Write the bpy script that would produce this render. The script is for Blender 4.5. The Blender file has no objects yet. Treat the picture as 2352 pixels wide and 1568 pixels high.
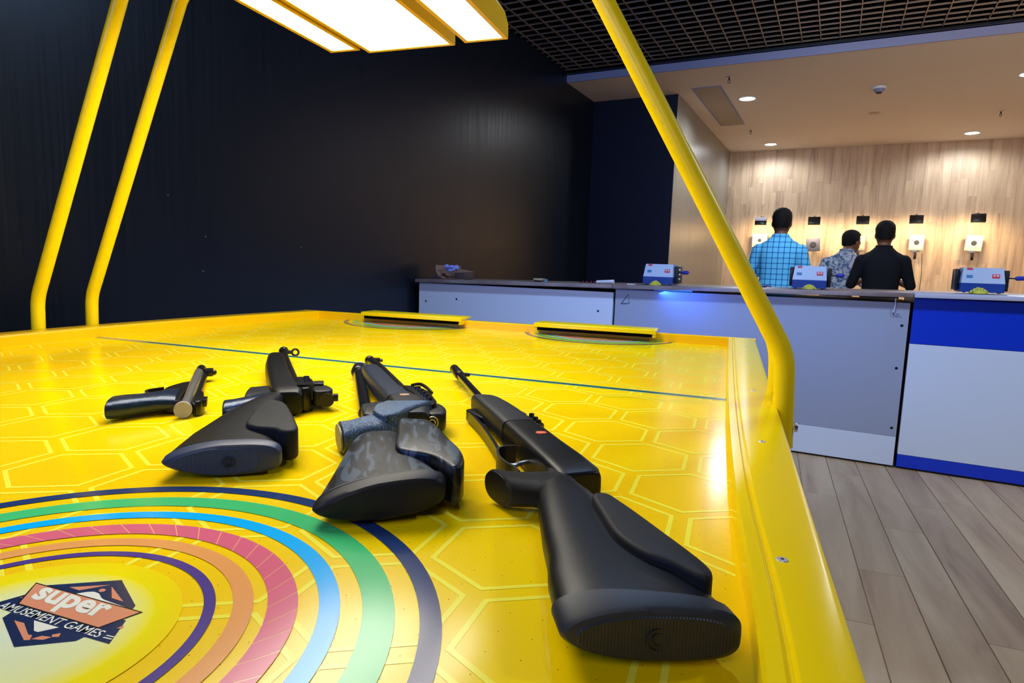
import bpy, bmesh, math, random
from mathutils import Vector, Matrix
import numpy as np
random.seed(7)
PI = math.pi
rad = math.radians
S = bpy.context.scene
COL = S.collection

# ------------------------------------------------------------------ camera
FPX = 1437.0
PIT, ROL, YAWC = rad(7.09), rad(1.82), rad(27.2)
CAMZ = 1.07
cam_d = bpy.data.cameras.new('camera')
cam_d.sensor_width = 36.0
cam_d.lens = FPX / 2352 * 36.0
cam_d.clip_start = 0.02
cam = bpy.data.objects.new('camera', cam_d)
COL.objects.link(cam)
_m = Matrix.Rotation(YAWC, 4, 'Z') @ Matrix.Rotation(PI / 2 - PIT, 4, 'X') @ Matrix.Rotation(ROL, 4, 'Z')
cam.matrix_world = Matrix.Translation((0, 0, CAMZ)) @ _m
S.camera = cam

# ------------------------------------------------------------------ world, exposure
w = bpy.data.worlds.new('world')
S.world = w
w.use_nodes = True
w.node_tree.nodes['Background'].inputs[0].default_value = (0.35, 0.42, 0.75, 1)
w.node_tree.nodes['Background'].inputs[1].default_value = 0.11
S.view_settings.view_transform = 'Standard'
S.view_settings.look = 'None'
S.view_settings.gamma = 1.0
S.view_settings.exposure = 0.0
S.view_settings.use_curve_mapping = False
S.cycles.max_bounces = 8
S.cycles.use_denoising = True

def area_light(name, loc, target, size, power, color, sy=None, spread=None):
    d = bpy.data.lights.new(name, 'AREA')
    d.energy = power; d.color = color; d.size = size
    if sy: d.shape = 'RECTANGLE'; d.size_y = sy
    if spread: d.spread = spread
    o = bpy.data.objects.new(name, d); COL.objects.link(o)
    o.location = loc
    o.rotation_euler = (Vector(target) - Vector(loc)).to_track_quat('-Z', 'Y').to_euler()
    return o

def spot_light(name, loc, target, power, color, angle, blend=0.6, soft=0.05):
    d = bpy.data.lights.new(name, 'SPOT')
    d.energy = power; d.color = color; d.spot_size = rad(angle); d.spot_blend = blend; d.shadow_soft_size = soft
    o = bpy.data.objects.new(name, d); COL.objects.link(o)
    o.location = loc
    o.rotation_euler = (Vector(target) - Vector(loc)).to_track_quat('-Z', 'Y').to_euler()
    return o

# lamps of the hall, mixed with unseen lights added as fill
area_light('hall_and_fill_light', (-0.7, 2.4, 3.15), (-0.7, 4.0, 0.3), 0.24, 62, (0.36, 0.57, 1.0))
area_light('hall_and_fill_light', (2.2, 2.4, 3.15), (1.5, 3.6, 0.0), 0.3, 50, (0.72, 0.84, 1.0))
area_light('hall_and_fill_light', (0.3, -1.6, 3.0), (0.0, 1.6, 0.8), 1.4, 18, (1.0, 0.93, 0.85))  # unseen fill, added to brighten the near arch tube
area_light('hall_and_fill_blue', (-2.2, -2.4, 2.2), (-0.8, 1.5, 0.8), 1.2, 42, (0.12, 0.28, 1.0))
area_light('hall_and_fill_blue', (-1.0, 3.0, 0.72), (-1.0, 4.0, 0.85), 2.6, 5.0, (0.10, 0.27, 1.0), sy=0.15)  # added low blue fill for the counter fronts, not a hall fixture
area_light('hall_and_fill_light', (-0.1, 4.9, 3.05), (-0.2, 6.7, 1.3), 0.5, 12, (0.85, 0.92, 1.0), spread=rad(110))
area_light('grid_fill_uplight', (1.8, 3.8, 2.2), (1.4, 6.0, 3.4), 0.8, 16, (1.0, 0.78, 0.5), spread=rad(100))  # unseen uplight, added to warm the grid slats
area_light('hall_and_fill_blue', (0.5, 3.0, 2.9), (0.0, 6.9, 3.1), 1.0, 5, (0.25, 0.35, 1.0), sy=0.3)

# ------------------------------------------------------------------ materials
def srgb(r, g, b):
    f = lambda c: (c / 255) / 12.92 if c <= 10 else (((c / 255) + 0.055) / 1.055) ** 2.4
    return (f(r), f(g), f(b), 1)

MATS = {}
def mat(name, col, rough=0.5, metal=0.0, coat=0.0, spec=0.5, emit=None, es=0.0, coat_rough=0.05):
    if name in MATS: return MATS[name]
    m = bpy.data.materials.new(name); m.use_nodes = True
    b = m.node_tree.nodes['Principled BSDF']
    b.inputs['Base Color'].default_value = col if len(col) == 4 else (*col, 1)
    b.inputs['Roughness'].default_value = rough
    b.inputs['Metallic'].default_value = metal
    b.inputs['Coat Weight'].default_value = coat
    b.inputs['Coat Roughness'].default_value = coat_rough
    b.inputs['Specular IOR Level'].default_value = spec
    if emit:
        b.inputs['Emission Color'].default_value = emit
        b.inputs['Emission Strength'].default_value = es
    MATS[name] = m
    return m

def N(m, t, **kw):
    n = m.node_tree.nodes.new(t)
    for k, v in kw.items():
        if k.startswith('i_'):
            key = k[2:].replace('_', ' ')
            n.inputs[int(key) if key.isdigit() else key].default_value = v
        else: setattr(n, k, v)
    return n
def L(m, a, b): m.node_tree.links.new(a, b)
def bsdf(m): return m.node_tree.nodes['Principled BSDF']
def ramp(m, stops, interp='LINEAR'):
    r = N(m, 'ShaderNodeValToRGB'); r.color_ramp.interpolation = interp
    e = r.color_ramp.elements
    while len(e) < len(stops): e.new(0.5)
    for x, (p, c) in zip(e, stops): x.position = p; x.color = c
    return r
def coords(m, scale=(1, 1, 1), kind='Object', rot=(0, 0, 0)):
    t = N(m, 'ShaderNodeTexCoord'); mp = N(m, 'ShaderNodeMapping')
    mp.inputs['Scale'].default_value = scale; mp.inputs['Rotation'].default_value = rot
    L(m, t.outputs[kind], mp.inputs[0]); return mp.outputs[0]
def bump(m, h, strength=0.3, dist=0.001):
    b = N(m, 'ShaderNodeBump'); b.inputs['Strength'].default_value = strength; b.inputs['Distance'].default_value = dist
    L(m, h, b.inputs['Height']); L(m, b.outputs[0], bsdf(m).inputs['Normal'])

def wood(name, stops, scale, rough=0.4, spec=0.5, vary=0.12, coat=0.0):
    m = mat(name, (0.5, 0.4, 0.3, 1), rough, spec=spec, coat=coat)
    c = coords(m, scale)
    oi = N(m, 'ShaderNodeObjectInfo')
    add = N(m, 'ShaderNodeVectorMath', operation='ADD')
    mul = N(m, 'ShaderNodeVectorMath', operation='SCALE'); mul.inputs['Scale'].default_value = 37.0
    cmb = N(m, 'ShaderNodeCombineXYZ')
    for i in range(3): L(m, oi.outputs['Random'], cmb.inputs[i])
    L(m, cmb.outputs[0], mul.inputs[0]); L(m, c, add.inputs[0]); L(m, mul.outputs[0], add.inputs[1])
    n = N(m, 'ShaderNodeTexNoise'); n.inputs['Scale'].default_value = 1.0; n.inputs['Detail'].default_value = 6; n.inputs['Roughness'].default_value = 0.62
    n.inputs['Distortion'].default_value = 0.6
    L(m, add.outputs[0], n.inputs['Vector'])
    r = ramp(m, stops); L(m, n.outputs['Fac'], r.inputs[0])
    hsv = N(m, 'ShaderNodeHueSaturation')
    mr = N(m, 'ShaderNodeMapRange'); mr.inputs['To Min'].default_value = 1 - vary; mr.inputs['To Max'].default_value = 1 + vary
    L(m, oi.outputs['Random'], mr.inputs['Value']); L(m, mr.outputs[0], hsv.inputs['Value'])
    L(m, r.outputs[0], hsv.inputs['Color']); L(m, hsv.outputs[0], bsdf(m).inputs['Base Color'])
    return m

M_yellow = mat('yellow_paint', srgb(255, 218, 0), 0.2, spec=0.4)
M_orange = mat('amber_paint', srgb(252, 196, 0), 0.25, coat=0.3)
M_tube = mat('yellow_tube_paint', srgb(255, 222, 0), 0.32, spec=0.4)
M_black = mat('black_plastic', (0.007, 0.0075, 0.009, 1), 0.42, spec=.4)
M_dark = mat('black_metal', (0.006, 0.006, 0.007, 1), 0.3, spec=0.45)
M_navywall = mat('navy_board', srgb(9, 14, 40), 0.55, spec=0.3)
M_white = mat('white_laminate', srgb(214, 220, 228), 0.35)
M_grey = mat('grey_laminate', srgb(158, 162, 176), 0.35)
M_blue = mat('blue_laminate', srgb(0, 52, 190), 0.3)
M_top = wood('worktop_laminate', [(0.3, srgb(120, 100, 96)), (0.7, srgb(170, 150, 142))], (4, 30, 4), 0.35)
M_topl = mat('pale_worktop_laminate', srgb(190, 186, 196), 0.3)
M_ceil = mat('white_ceiling_paint', srgb(214, 206, 200), 0.8)
M_fascia = mat('fascia_paint', srgb(132, 138, 176), 0.7)
M_grid = mat('ceiling_grid_metal', (0.30, 0.24, 0.19, 1), 0.4, metal=0.3)
M_void = mat('black_void', (0.002, 0.002, 0.003, 1), 0.9, spec=0.0)
M_chrome = mat('chrome', (0.75, 0.75, 0.75, 1), 0.15, metal=1.0)
M_silver = mat('satin_silver', (0.5, 0.5, 0.49, 1), 0.3, metal=0.9)
M_lampw = mat('lamp_diffuser', (1, 1, 1, 1), 0.5, emit=(1.0, 0.95, 0.85, 1), es=13.5)
M_down = mat('downlight_lens', (1, 1, 1, 1), 0.5, emit=(0.92, 0.97, 1.0, 1), es=25)
M_bulb = mat('flood_lens', (1, 1, 1, 1), 0.5, emit=(1.0, 0.75, 0.42, 1), es=6)
M_led = mat('blue_led', (0.1, 0.3, 1, 1), 0.5, emit=(0.02, 0.16, 1.0, 1), es=1.6)
M_red = mat('red_print', srgb(200, 30, 50), 0.5)
M_tealp = mat('teal_print', srgb(40, 110, 160), 0.5)
M_card = mat('cardboard', srgb(150, 115, 95), 0.8)
M_skin = mat('skin', srgb(120, 74, 52), 0.55)
M_hair = mat('black_hair', (0.006, 0.005, 0.005, 1), 0.8, spec=0.2)
M_trous = mat('dark_trousers', srgb(22, 24, 34), 0.85)
M_shoe = mat('black_leather', (0.01, 0.01, 0.01, 1), 0.4)

M_wall_l = mat('black_wall_laminate', (0.005, 0.008, 0.014, 1), 0.36, spec=0.34)
c = coords(M_wall_l, (30, 30, 0.5))
n = N(M_wall_l, 'ShaderNodeTexNoise', i_Scale=3.0, i_Detail=4.0); L(M_wall_l, c, n.inputs['Vector'])
r = ramp(M_wall_l, [(0.3, (0.30, 0.30, 0.30, 1)), (0.75, (0.40, 0.40, 0.40, 1))]); L(M_wall_l, n.outputs['Fac'], r.inputs[0]); L(M_wall_l, r.outputs[0], bsdf(M_wall_l).inputs['Roughness'])

M_bwall = wood('oak_plank', [(0.25, srgb(150, 122, 98)), (0.45, srgb(190, 165, 138)), (0.6, srgb(206, 182, 152)), (0.8, srgb(222, 202, 174))], (9, 9, 0.9), 0.5, vary=0.06)
M_boothl = wood('greige_laminate', [(0.3, srgb(118, 116, 110)), (0.7, srgb(134, 131, 122))], (12, 12, 1), 0.3, spec=0.6, vary=0.02)
M_floor = wood('vinyl_plank', [(0.25, srgb(136, 103, 72)), (0.40, srgb(172, 137, 100)), (0.6, srgb(189, 156, 116)), (0.8, srgb(203, 173, 135))], (7, 0.9, 7), 0.42, vary=0.09)

# ------------------------------------------------------------------ mesh helpers
class MB:
    def __init__(s): s.v = []; s.f = []; s.mi = []
    def add(s, vs, fs, mi=0):
        o = len(s.v); s.v += [tuple(x) for x in vs]
        s.f += [tuple(i + o for i in q) for q in fs]; s.mi += [mi] * len(fs)
        return s
    def box(s, c, d, rz=0, mi=0, bev=0.0, rot=None):
        bm = bmesh.new(); bmesh.ops.create_cube(bm, size=1)
        for v in bm.verts: v.co = Vector((v.co.x * d[0], v.co.y * d[1], v.co.z * d[2]))
        if bev: bmesh.ops.bevel(bm, geom=list(bm.edges), offset=bev, segments=2, affect='EDGES', profile=0.5)
        R = (rot if rot is not None else Matrix.Rotation(rz, 3, 'Z'))
        bm.verts.index_update()
        vs = [Vector(c) + R @ v.co for v in bm.verts]; fs = [[v.index for v in f.verts] for f in bm.faces]
        bm.free(); return s.add(vs, fs, mi)
    def b2(s, x0, x1, y0, y1, z0, z1, bev=0.0, mi=0):
        return s.box(((x0 + x1) / 2, (y0 + y1) / 2, (z0 + z1) / 2), (abs(x1 - x0), abs(y1 - y0), abs(z1 - z0)), bev=bev, mi=mi)
    def rings(s, R, cap=True, closed=False, mi=0):
        n = len(R[0]); vs = [p for r in R for p in r]; fs = []
        m = len(R)
        for i in range(m - (0 if closed else 1)):
            j = (i + 1) % m
            for k in range(n):
                l = (k + 1) % n
                fs.append((i * n + k, i * n + l, j * n + l, j * n + k))
        if cap and not closed:
            fs.append(tuple(range(n))[::-1]); fs.append(tuple((m - 1) * n + k for k in range(n)))
        return s.add(vs, fs, mi)
    def tube(s, pts, r, n=12, mi=0, cap=True, closed=False):
        pts = [Vector(p) for p in pts]; R = []
        up = None
        for i, p in enumerate(pts):
            if closed: t = (pts[(i + 1) % len(pts)] - pts[i - 1]).normalized()
            else: t = (pts[min(i + 1, len(pts) - 1)] - pts[max(i - 1, 0)]).normalized()
            if up is None:
                up = Vector((0, 0, 1)) if abs(t.z) < 0.9 else Vector((1, 0, 0))
            a = t.cross(up).normalized(); b = a.cross(t).normalized(); up = b
            rr = r[i] if isinstance(r, (list, tuple)) else r
            R.append([p + a * rr * math.cos(2 * PI * k / n) + b * rr * math.sin(2 * PI * k / n) for k in range(n)])
        return s.rings(R, cap, closed, mi)
    def disc(s, c, nrm, r0, r1, h, n=20, mi=0):
        nrm = Vector(nrm).normalized(); c = Vector(c)
        return s.tube([c, c + nrm * h], [r0, r1], n, mi)
    def sphere(s, c, r, n=12, mi=0, sc=(1, 1, 1)):
        c = Vector(c); R = []
        for i in range(1, n):
            th = PI * i / n
            R.append([c + Vector((r * math.sin(th) * math.cos(2 * PI * k / n) * sc[0], r * math.sin(th) * math.sin(2 * PI * k / n) * sc[1], -r * math.cos(th) * sc[2])) for k in range(n)])
        return s.rings(R, True, False, mi)
    def build(s, name, mats, parent=None, smooth=True, angle=35):
        me = bpy.data.meshes.new(name); me.from_pydata(s.v, [], s.f)
        if not isinstance(mats, (list, tuple)): mats = [mats]
        for m in mats: me.materials.append(m)
        me.polygons.foreach_set('material_index', s.mi)
        bm = bmesh.new(); bm.from_mesh(me)
        bmesh.ops.recalc_face_normals(bm, faces=bm.faces); bm.to_mesh(me); bm.free()
        if smooth:
            me.polygons.foreach_set('use_smooth', [True] * len(me.polygons))
            me.set_sharp_from_angle(angle=rad(angle))
        o = bpy.data.objects.new(name, me); COL.objects.link(o)
        if parent: o.parent = parent
        return o

def tag(o, label=None, cat=None, group=None, kind=None):
    if label: o['label'] = label
    if cat: o['category'] = cat
    if group: o['group'] = group
    if kind: o['kind'] = kind
    return o
def empty(name, loc, rz=0, label=None, cat=None, group=None, kind=None):
    o = bpy.data.objects.new(name, None); COL.objects.link(o)
    o.location = loc; o.rotation_euler = (0, 0, rz); o.empty_display_size = 0.1
    return tag(o, label, cat, group, kind)
def copy_tree(o, parent=None):
    c = o.copy(); COL.objects.link(c)
    if parent: c.parent = parent
    for ch in list(o.children): copy_tree(ch, c)
    return c

def sec(a, nl, nr):
    cx, sy = math.cos(a), math.sin(a)
    n = nr if cx >= 0 else nl
    return math.copysign(abs(cx) ** (2 / n), cx), math.copysign(abs(sy) ** (2 / n), sy)
MM = 0.001
def loft(mb, st, n=28, r0=0.0, r1=0.0, mi=0):
    """st: stations (centre, half axis a, half axis b, exponent or (left, right)); r0/r1 round the ends over that length"""
    r0 *= MM; r1 *= MM
    st = [(Vector(c), Vector(a), Vector(b), e if isinstance(e, tuple) else (e, e)) for c, a, b, e in st]
    def cap(s0, s1, L):
        d = (s0[0] - s1[0]).normalized(); out = []
        for t in (90, 68, 45, 22):
            k = math.cos(rad(t)); ra = max(s0[1].length, 1e-6); rb = max(s0[2].length, 1e-6)
            fa = max(0.02, 1 - (1 - k) * min(1, L / ra)); fb = max(0.02, 1 - (1 - k) * min(1, L / rb))
            out.append((s0[0] + d * (L * math.sin(rad(t))) , s0[1] * fa, s0[2] * fb, s0[3]))
        return out
    full = []
    if r0: full += cap(st[0], st[1], r0)
    full += st
    if r1: full += cap(st[-1], st[-2], r1)[::-1]
    R = []
    for c, a, b, e in full:
        R.append([c + a * sec(2 * PI * k / n, *e)[0] + b * sec(2 * PI * k / n, *e)[1] for k in range(n)])
    return mb.rings(R, True, False, mi)

MM = 0.001
def P(u, v, w): return Vector((u * MM, -v * MM, w * MM))      # gun frame: u to the muzzle, v to the sights, w up
def bx(u, v0, v1, w0, w1, n=2.4, sl=0.0, roll=0.0):
    """cross-section across the gun at u; sl slants it (u change per unit v)"""
    hv = (v1 - v0) / 2
    return (P(u, (v0 + v1) / 2, (w0 + w1) / 2), P(sl * hv, hv, roll * hv), P(0, 0, (w1 - w0) / 2), n)

def crom(pts, k=6, closed=True):
    pts = [Vector(p) for p in pts]; out = []; n = len(pts)
    for i in range(n if closed else n - 1):
        if closed: a, b, c, d = pts[i - 1], pts[i], pts[(i + 1) % n], pts[(i + 2) % n]
        else: a, b, c, d = pts[max(i - 1, 0)], pts[i], pts[i + 1], pts[min(i + 2, n - 1)]
        for j in range(k):
            t = j / k
            out.append(0.5 * ((2 * b) + (c - a) * t + (2 * a - 5 * b + 4 * c - d) * t * t + (3 * b - 3 * c + d - a) * t ** 3))
    if not closed: out.append(pts[-1])
    return out
def slab(mb, outline, w0, w1, r=3, k=5, smooth=True, mi=0, top=None):
    """outline in (u, v) mm, thickness w0..w1, edges rounded by r"""
    o = crom([(a, b, 0) for a, b in outline], k) if smooth else [Vector((a, b, 0)) for a, b in outline]
    n = len(o); ar = sum(o[i].x * o[(i + 1) % n].y - o[(i + 1) % n].x * o[i].y for i in range(n))
    nor = []
    for i in range(n):
        t = (o[(i + 1) % n] - o[i - 1]).normalized()
        q = Vector((t.y, -t.x, 0)) * (1 if ar > 0 else -1); nor.append(q)
    R = []
    prof = [(90, 1), (60, 1), (30, 1), (0, 1)]
    for a, _ in prof:
        ins = r * (1 - math.cos(rad(a))); w = w0 + r * (1 - math.sin(rad(a)))
        R.append([P(*(o[i] - nor[i] * ins).xy, w) for i in range(n)])
    for a, _ in prof[::-1]:
        ins = r * (1 - math.cos(rad(a))); w = w1 - r * (1 - math.sin(rad(a)))
        R.append([P(*(o[i] - nor[i] * ins).xy, w) for i in range(n)])
    return mb.rings(R, True, False, mi)
def band(mb, path, w0, w1, th, k=5, mi=0, closed=False):
    p = crom([(a, b, 0) for a, b in path], k, closed); n = len(p)
    A, B = [], []
    for i in range(n):
        t = ((p[(i + 1) % n] if closed else p[min(i + 1, n - 1)]) - (p[i - 1] if closed else p[max(i - 1, 0)])).normalized()
        q = Vector((t.y, -t.x, 0)) * th / 2; A.append(p[i] + q); B.append(p[i] - q)
    R = [[P(A[i].x, A[i].y, w0), P(A[i].x, A[i].y, w1), P(B[i].x, B[i].y, w1), P(B[i].x, B[i].y, w0)] for i in range(n)]
    return mb.rings(R, not closed, closed, mi)
def gtube(mb, a, b, r, n=16, mi=0): return mb.tube([P(*a), P(*b)], r if not isinstance(r, (int, float)) else r * MM, n, mi)

# ------------------------------------------------------------------ the room
def struct(name): return empty(name, (0, 0, 0), kind='structure')
ZC = CAMZ + 2.078
# floor with separate planks where they can be told apart
fl = MB().b2(-7, 7, -5, 13, -0.08, -0.006).build('floor', M_floor, smooth=False); fl['kind'] = 'structure'
PA = rad(5.0)
pl = MB().box((0, 0, -0.003), (0.1465, 1.198, 0.006), bev=0.0012).build('plank', M_floor, fl, smooth=False)
first = True
ca, sa = math.cos(PA), math.sin(PA)
for i in range(-9, 17):
    off = random.random() * 1.2
    for j in range(-1, 4):
        lx, ly = i * 0.15, 0.2 + j * 1.2 + off
        x, y = lx * ca - ly * sa, lx * sa + ly * ca
        if not (-0.6 < x < 2.6 and 0.2 < y < 4.75): continue
        o = pl if first else pl.copy()
        if not first: COL.objects.link(o)
        first = False
        o.location = (x, y, 0); o.rotation_euler = (0, 0, PA)

wl = MB().b2(-3.05, -2.95, -5, 7.82, 0, 3.8).build('wall_left', M_wall_l, smooth=False); wl['kind'] = 'structure'
for y, z in ((2.2, 1.16), (2.86, 1.13), (2.18, 0.98), (2.0, 1.35)):
    MB().disc((-2.95, y, z), (1, 0, 0), 0.004, 0.003, 0.002, 8).build('screw', M_silver, wl)
o = MB().b2(-3.05, -1.885, 7.82, 7.92, 0, ZC).build('wall_front', M_navywall, smooth=False); o['kind'] = 'structure'
wb = MB().b2(-1.985, -1.885, 7.92, 11.9, 0, ZC).build('wall_side', M_boothl, smooth=False); wb['kind'] = 'structure'
for a, b in ((7.82, 8.9), (8.904, 10.1), (10.104, 11.3), (11.304, 11.9)):
    MB().b2(-1.885, -1.879, a, b, 0, ZC - 0.002, bev=0.001).build('panel', M_boothl, wb, smooth=False)
wk = MB().b2(-2.0, 4.2, 11.93, 12.0, 0, ZC).build('wall_back', M_bwall, smooth=False); wk['kind'] = 'structure'
pw = 0.118
proto = {}
i = 0; x = -1.885
while x < 2.43:
    x1 = min(x + pw, 2.43)
    z = 0.0
    cuts = [0.0] + sorted([0.55 + random.random() * 0.8, 1.9 + random.random() * 0.8]) + [ZC]
    for a, b in zip(cuts[:-1], cuts[1:]):
        yo = random.uniform(0, 0.0015)
        MB().b2(x + 0.0006, x1 - 0.0006, 11.9 + yo, 11.93, a + 0.0005, b - 0.0005).build('plank', M_bwall, wk, smooth=False)
    x = x1; i += 1
wr = MB().b2(2.43, 2.53, 6.91, 11.9, 0, ZC).build('wall_right', M_bwall, smooth=False); wr['kind'] = 'structure'
# plaster ceiling over the shooting booth with its fascia
ce = MB().b2(-2.95, 5.0, 6.92, 12.0, ZC, ZC + 0.06).build('ceiling', M_ceil, smooth=False); ce['kind'] = 'structure'
o = MB().b2(-2.95, 5.0, 6.90, 6.92, ZC - 0.001, ZC + 0.078, bev=0.002).build('trim_1', M_fascia, smooth=False); o['kind'] = 'structure'
MB().b2(-2.95, 5.0, 6.86, 6.90, ZC + 0.082, ZC + 0.10).build('edge_rail', M_dark, o, smooth=False)
# open grid ceiling
o = MB().b2(-2.95, 6, 6.95, 7.0, ZC + 0.079, 3.75).build('plenum_wall', M_void, smooth=False); o['kind'] = 'structure'
cg = MB().b2(-2.95, 6, -1, 7.0, 3.75, 3.8).build('ceiling_void', M_void, smooth=False); cg['kind'] = 'structure'
cgr = empty('ceiling_grid', (0, 0, 0), kind='structure')
ZG = CAMZ + 2.19
a = MB().b2(-0.004, 0.004, -2.0, 2.0, 0, 0.014).build('slat', M_grid, cgr, smooth=False); a.location = (-2.9, 4.87, ZG)
xx = -2.90 + 0.1605
while xx < 4.9:
    c_ = a.copy(); COL.objects.link(c_); c_.location = (xx, 4.87, ZG); xx += 0.1605
b = MB().b2(-2.95, 4.9, -0.003, 0.003, 0, 0.014).build('slat', M_grid, cgr, smooth=False); b.location = (0, 6.84, ZG)
yy = 6.84 - 0.125
while yy > 2.9:
    c_ = b.copy(); COL.objects.link(c_); c_.location = (0, yy, ZG); yy -= 0.125

# ------------------------------------------------------------------ ceiling fittings
def downlight(x, y, label):
    t = empty('downlight', (x, y, ZC), 0, label, 'ceiling light', 'recessed downlights in the booth ceiling')
    mb = MB(); n = 28
    R = [[Vector((r * math.cos(2 * PI * k / n), r * math.sin(2 * PI * k / n), z)) for k in range(n)] for r, z in ((0.105, 0.0), (0.105, -0.006), (0.090, -0.008), (0.084, -0.001))]
    mb.rings(R, False).build('rim', M_white, t)
    MB().disc((0, 0, -0.001), (0, 0, -1), 0.085, 0.085, 0.003, 28).build('lens', M_down, t)
    return t
DL = [(-1.16, 8.30, 'round downlight nearest the ceiling air grille'),
      (-1.166, 11.33, 'round downlight by the left end of the wood wall'),
      (1.54, 11.30, 'round downlight by the right end of the wood wall'),
      (1.56, 8.28, 'round downlight cut by the right edge of the picture')]
for (x, y, lb), pw_ in zip(DL, (95, 62, 62, 90)):
    downlight(x, y, lb)
    spot_light('downlight_beam', (x, y, ZC - 0.02), (x, y, 0), pw_, (0.88, 0.94, 1.0), 168, 0.5, 0.06)
# air grille
g = empty('air_grille', (-1.525, 8.66, ZC), 0, 'long rectangular air grille with diamond mesh in the booth ceiling', 'air vent')
fm = MB()
fm.b2(-0.165, -0.145, -1.03, 1.03, -0.008, 0, bev=0.002); fm.b2(0.145, 0.165, -1.03, 1.03, -0.008, 0, bev=0.002)
fm.b2(-0.145, 0.145, -1.03, -1.01, -0.008, 0, bev=0.002); fm.b2(-0.145, 0.145, 1.01, 1.03, -0.008, 0, bev=0.002)
fm.build('frame', M_fascia, g)
MB().b2(-0.145, 0.145, -1.01, 1.01, -0.002, -0.0005).build('backing', mat('vent_dark', (0.02, 0.017, 0.014, 1), 0.8), g, smooth=False)
mm = MB(); s = 0.0
step = 0.036
k = -1.01 - 0.29
while k < 1.01:
    for sg in (1, -1):
        y0 = k; x0 = -0.145 * sg; x1_ = 0.145 * sg; y1_ = k + 0.29
        t0 = max(0, (-1.01 - y0) / 0.29); t1 = min(1, (1.01 - y0) / 0.29)
        if t1 <= t0: continue
        pa = Vector((x0 + (x1_ - x0) * t0, y0 + 0.29 * t0, -0.005)); pb = Vector((x0 + (x1_ - x0) * t1, y0 + 0.29 * t1, -0.005))
        mm.tube([pa, pb], 0.0035, 4)
    k += step
o = mm.build('mesh_grid', mat('vent_mesh', srgb(205, 190, 165), 0.5), g, smooth=False); o['kind'] = 'stuff'
# sprinklers
def sprinkler(x, y, label):
    t = empty('sprinkler', (x, y, ZC), 0, label, 'sprinkler', 'ceiling sprinklers')
    MB().disc((0, 0, 0), (0, 0, -1), 0.035, 0.03, 0.006, 16).build('escutcheon', M_silver, t)
    mb = MB().tube([(0, 0, -0.004), (0, 0, -0.035)], 0.008, 10)
    mb.tube([(-0.011, 0, -0.03), (-0.012, 0, -0.05), (0, 0, -0.062)], 0.003, 6); mb.tube([(0.011, 0, -0.03), (0.012, 0, -0.05), (0, 0, -0.062)], 0.003, 6)
    mb.b2(-0.012, 0.012, -0.004, 0.004, -0.034, -0.028)
    mb.build('body', M_dark, t)
    MB().disc((0, 0, -0.060), (0, 0, -1), 0.015, 0.015, 0.002, 12).build('deflector', M_dark, t)
sprinkler(-1.229, 7.34, 'sprinkler head in front of the air grille')
sprinkler(-1.33, 10.11, 'sprinkler head just behind the air grille')
sprinkler(1.63, 9.97, 'sprinkler head near the right end of the booth ceiling')
t = empty('smoke_detector', (0.23, 8.30, ZC), 0, 'small violet white dome detector on the booth ceiling', 'smoke detector')
MB().disc((0, 0, 0), (0, 0, -1), 0.075, 0.07, 0.025, 24).build('base', M_white, t)
MB().tube([(0, 0, -0.025), (0, 0, -0.045), (0, 0, -0.06)], [0.062, 0.045, 0.03], 24).build('dome', M_fascia, t)
MB().tube([(0, 0, -0.058), (0, 0, -0.072)], [0.032, 0.026], 16).build('sensor', M_dark, t)
t = empty('ceiling_speaker', (0.234, 9.54, ZC), 0, 'flat round cover plate flush with the booth ceiling', 'ceiling cover')
MB().disc((0, 0, 0), (0, 0, -1), 0.10, 0.095, 0.006, 28).build('rim', M_ceil, t)
MB().disc((0, 0, -0.004), (0, 0, -1), 0.075, 0.06, 0.008, 28).build('plate', mat('beige_plastic', srgb(180, 160, 140), 0.6), t)

# ------------------------------------------------------------------ flood lights and target boxes on the back wall
def flood(x, z, rz, label, white=False):
    t = empty('flood_light', (x, 11.9, z), rz, label, 'lamp', 'target flood lights on the wood wall')
    MB().tube([(0, 0, 0.10), (0, -0.10, 0.10), (0, -0.52, 0.075)], 0.008, 8).build('bracket', M_dark, t)
    R = Matrix.Rotation(rad(-18), 3, 'X')
    MB().box((0, -0.55, 0.0), (0.18, 0.05, 0.125), rot=R, bev=0.006).build('housing', M_dark, t)
    if white:
        MB().box((0, -0.578, 0.035), (0.18, 0.004, 0.06), rot=R, bev=0.001).build('label_plate', mat('pale_plate', srgb(200, 205, 225), 0.5), t)
    MB().box((0, -0.522, -0.006), (0.16, 0.004, 0.10), rot=R).build('lens', M_bulb, t)
    spot_light('flood_beam', (x, 11.40, z - 0.07), (x, 11.9, z - 0.60), 27, (1.0, 0.72, 0.40), 150, 0.7, 0.05)
    return t
FZ = CAMZ
for x, z, rz, lb, wh in ((-1.225, FZ + .834, 0, 'dark flood light above the leftmost target, with a pale upper plate', True),
                     (-.434, FZ + .838, 0.03, 'dark flood light second from the left on the wood wall', False),
                     (.270, FZ + .847, 0.0, 'dark flood light above the target beside the bending man', False),
                     (1.007, FZ + .856, -0.05, 'dark flood light second from the right on the wood wall', False),
                     (1.766, FZ + .872, -0.04, 'dark flood light above the rightmost target', False)):
    flood(x, z, rz, lb, wh)

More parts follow.
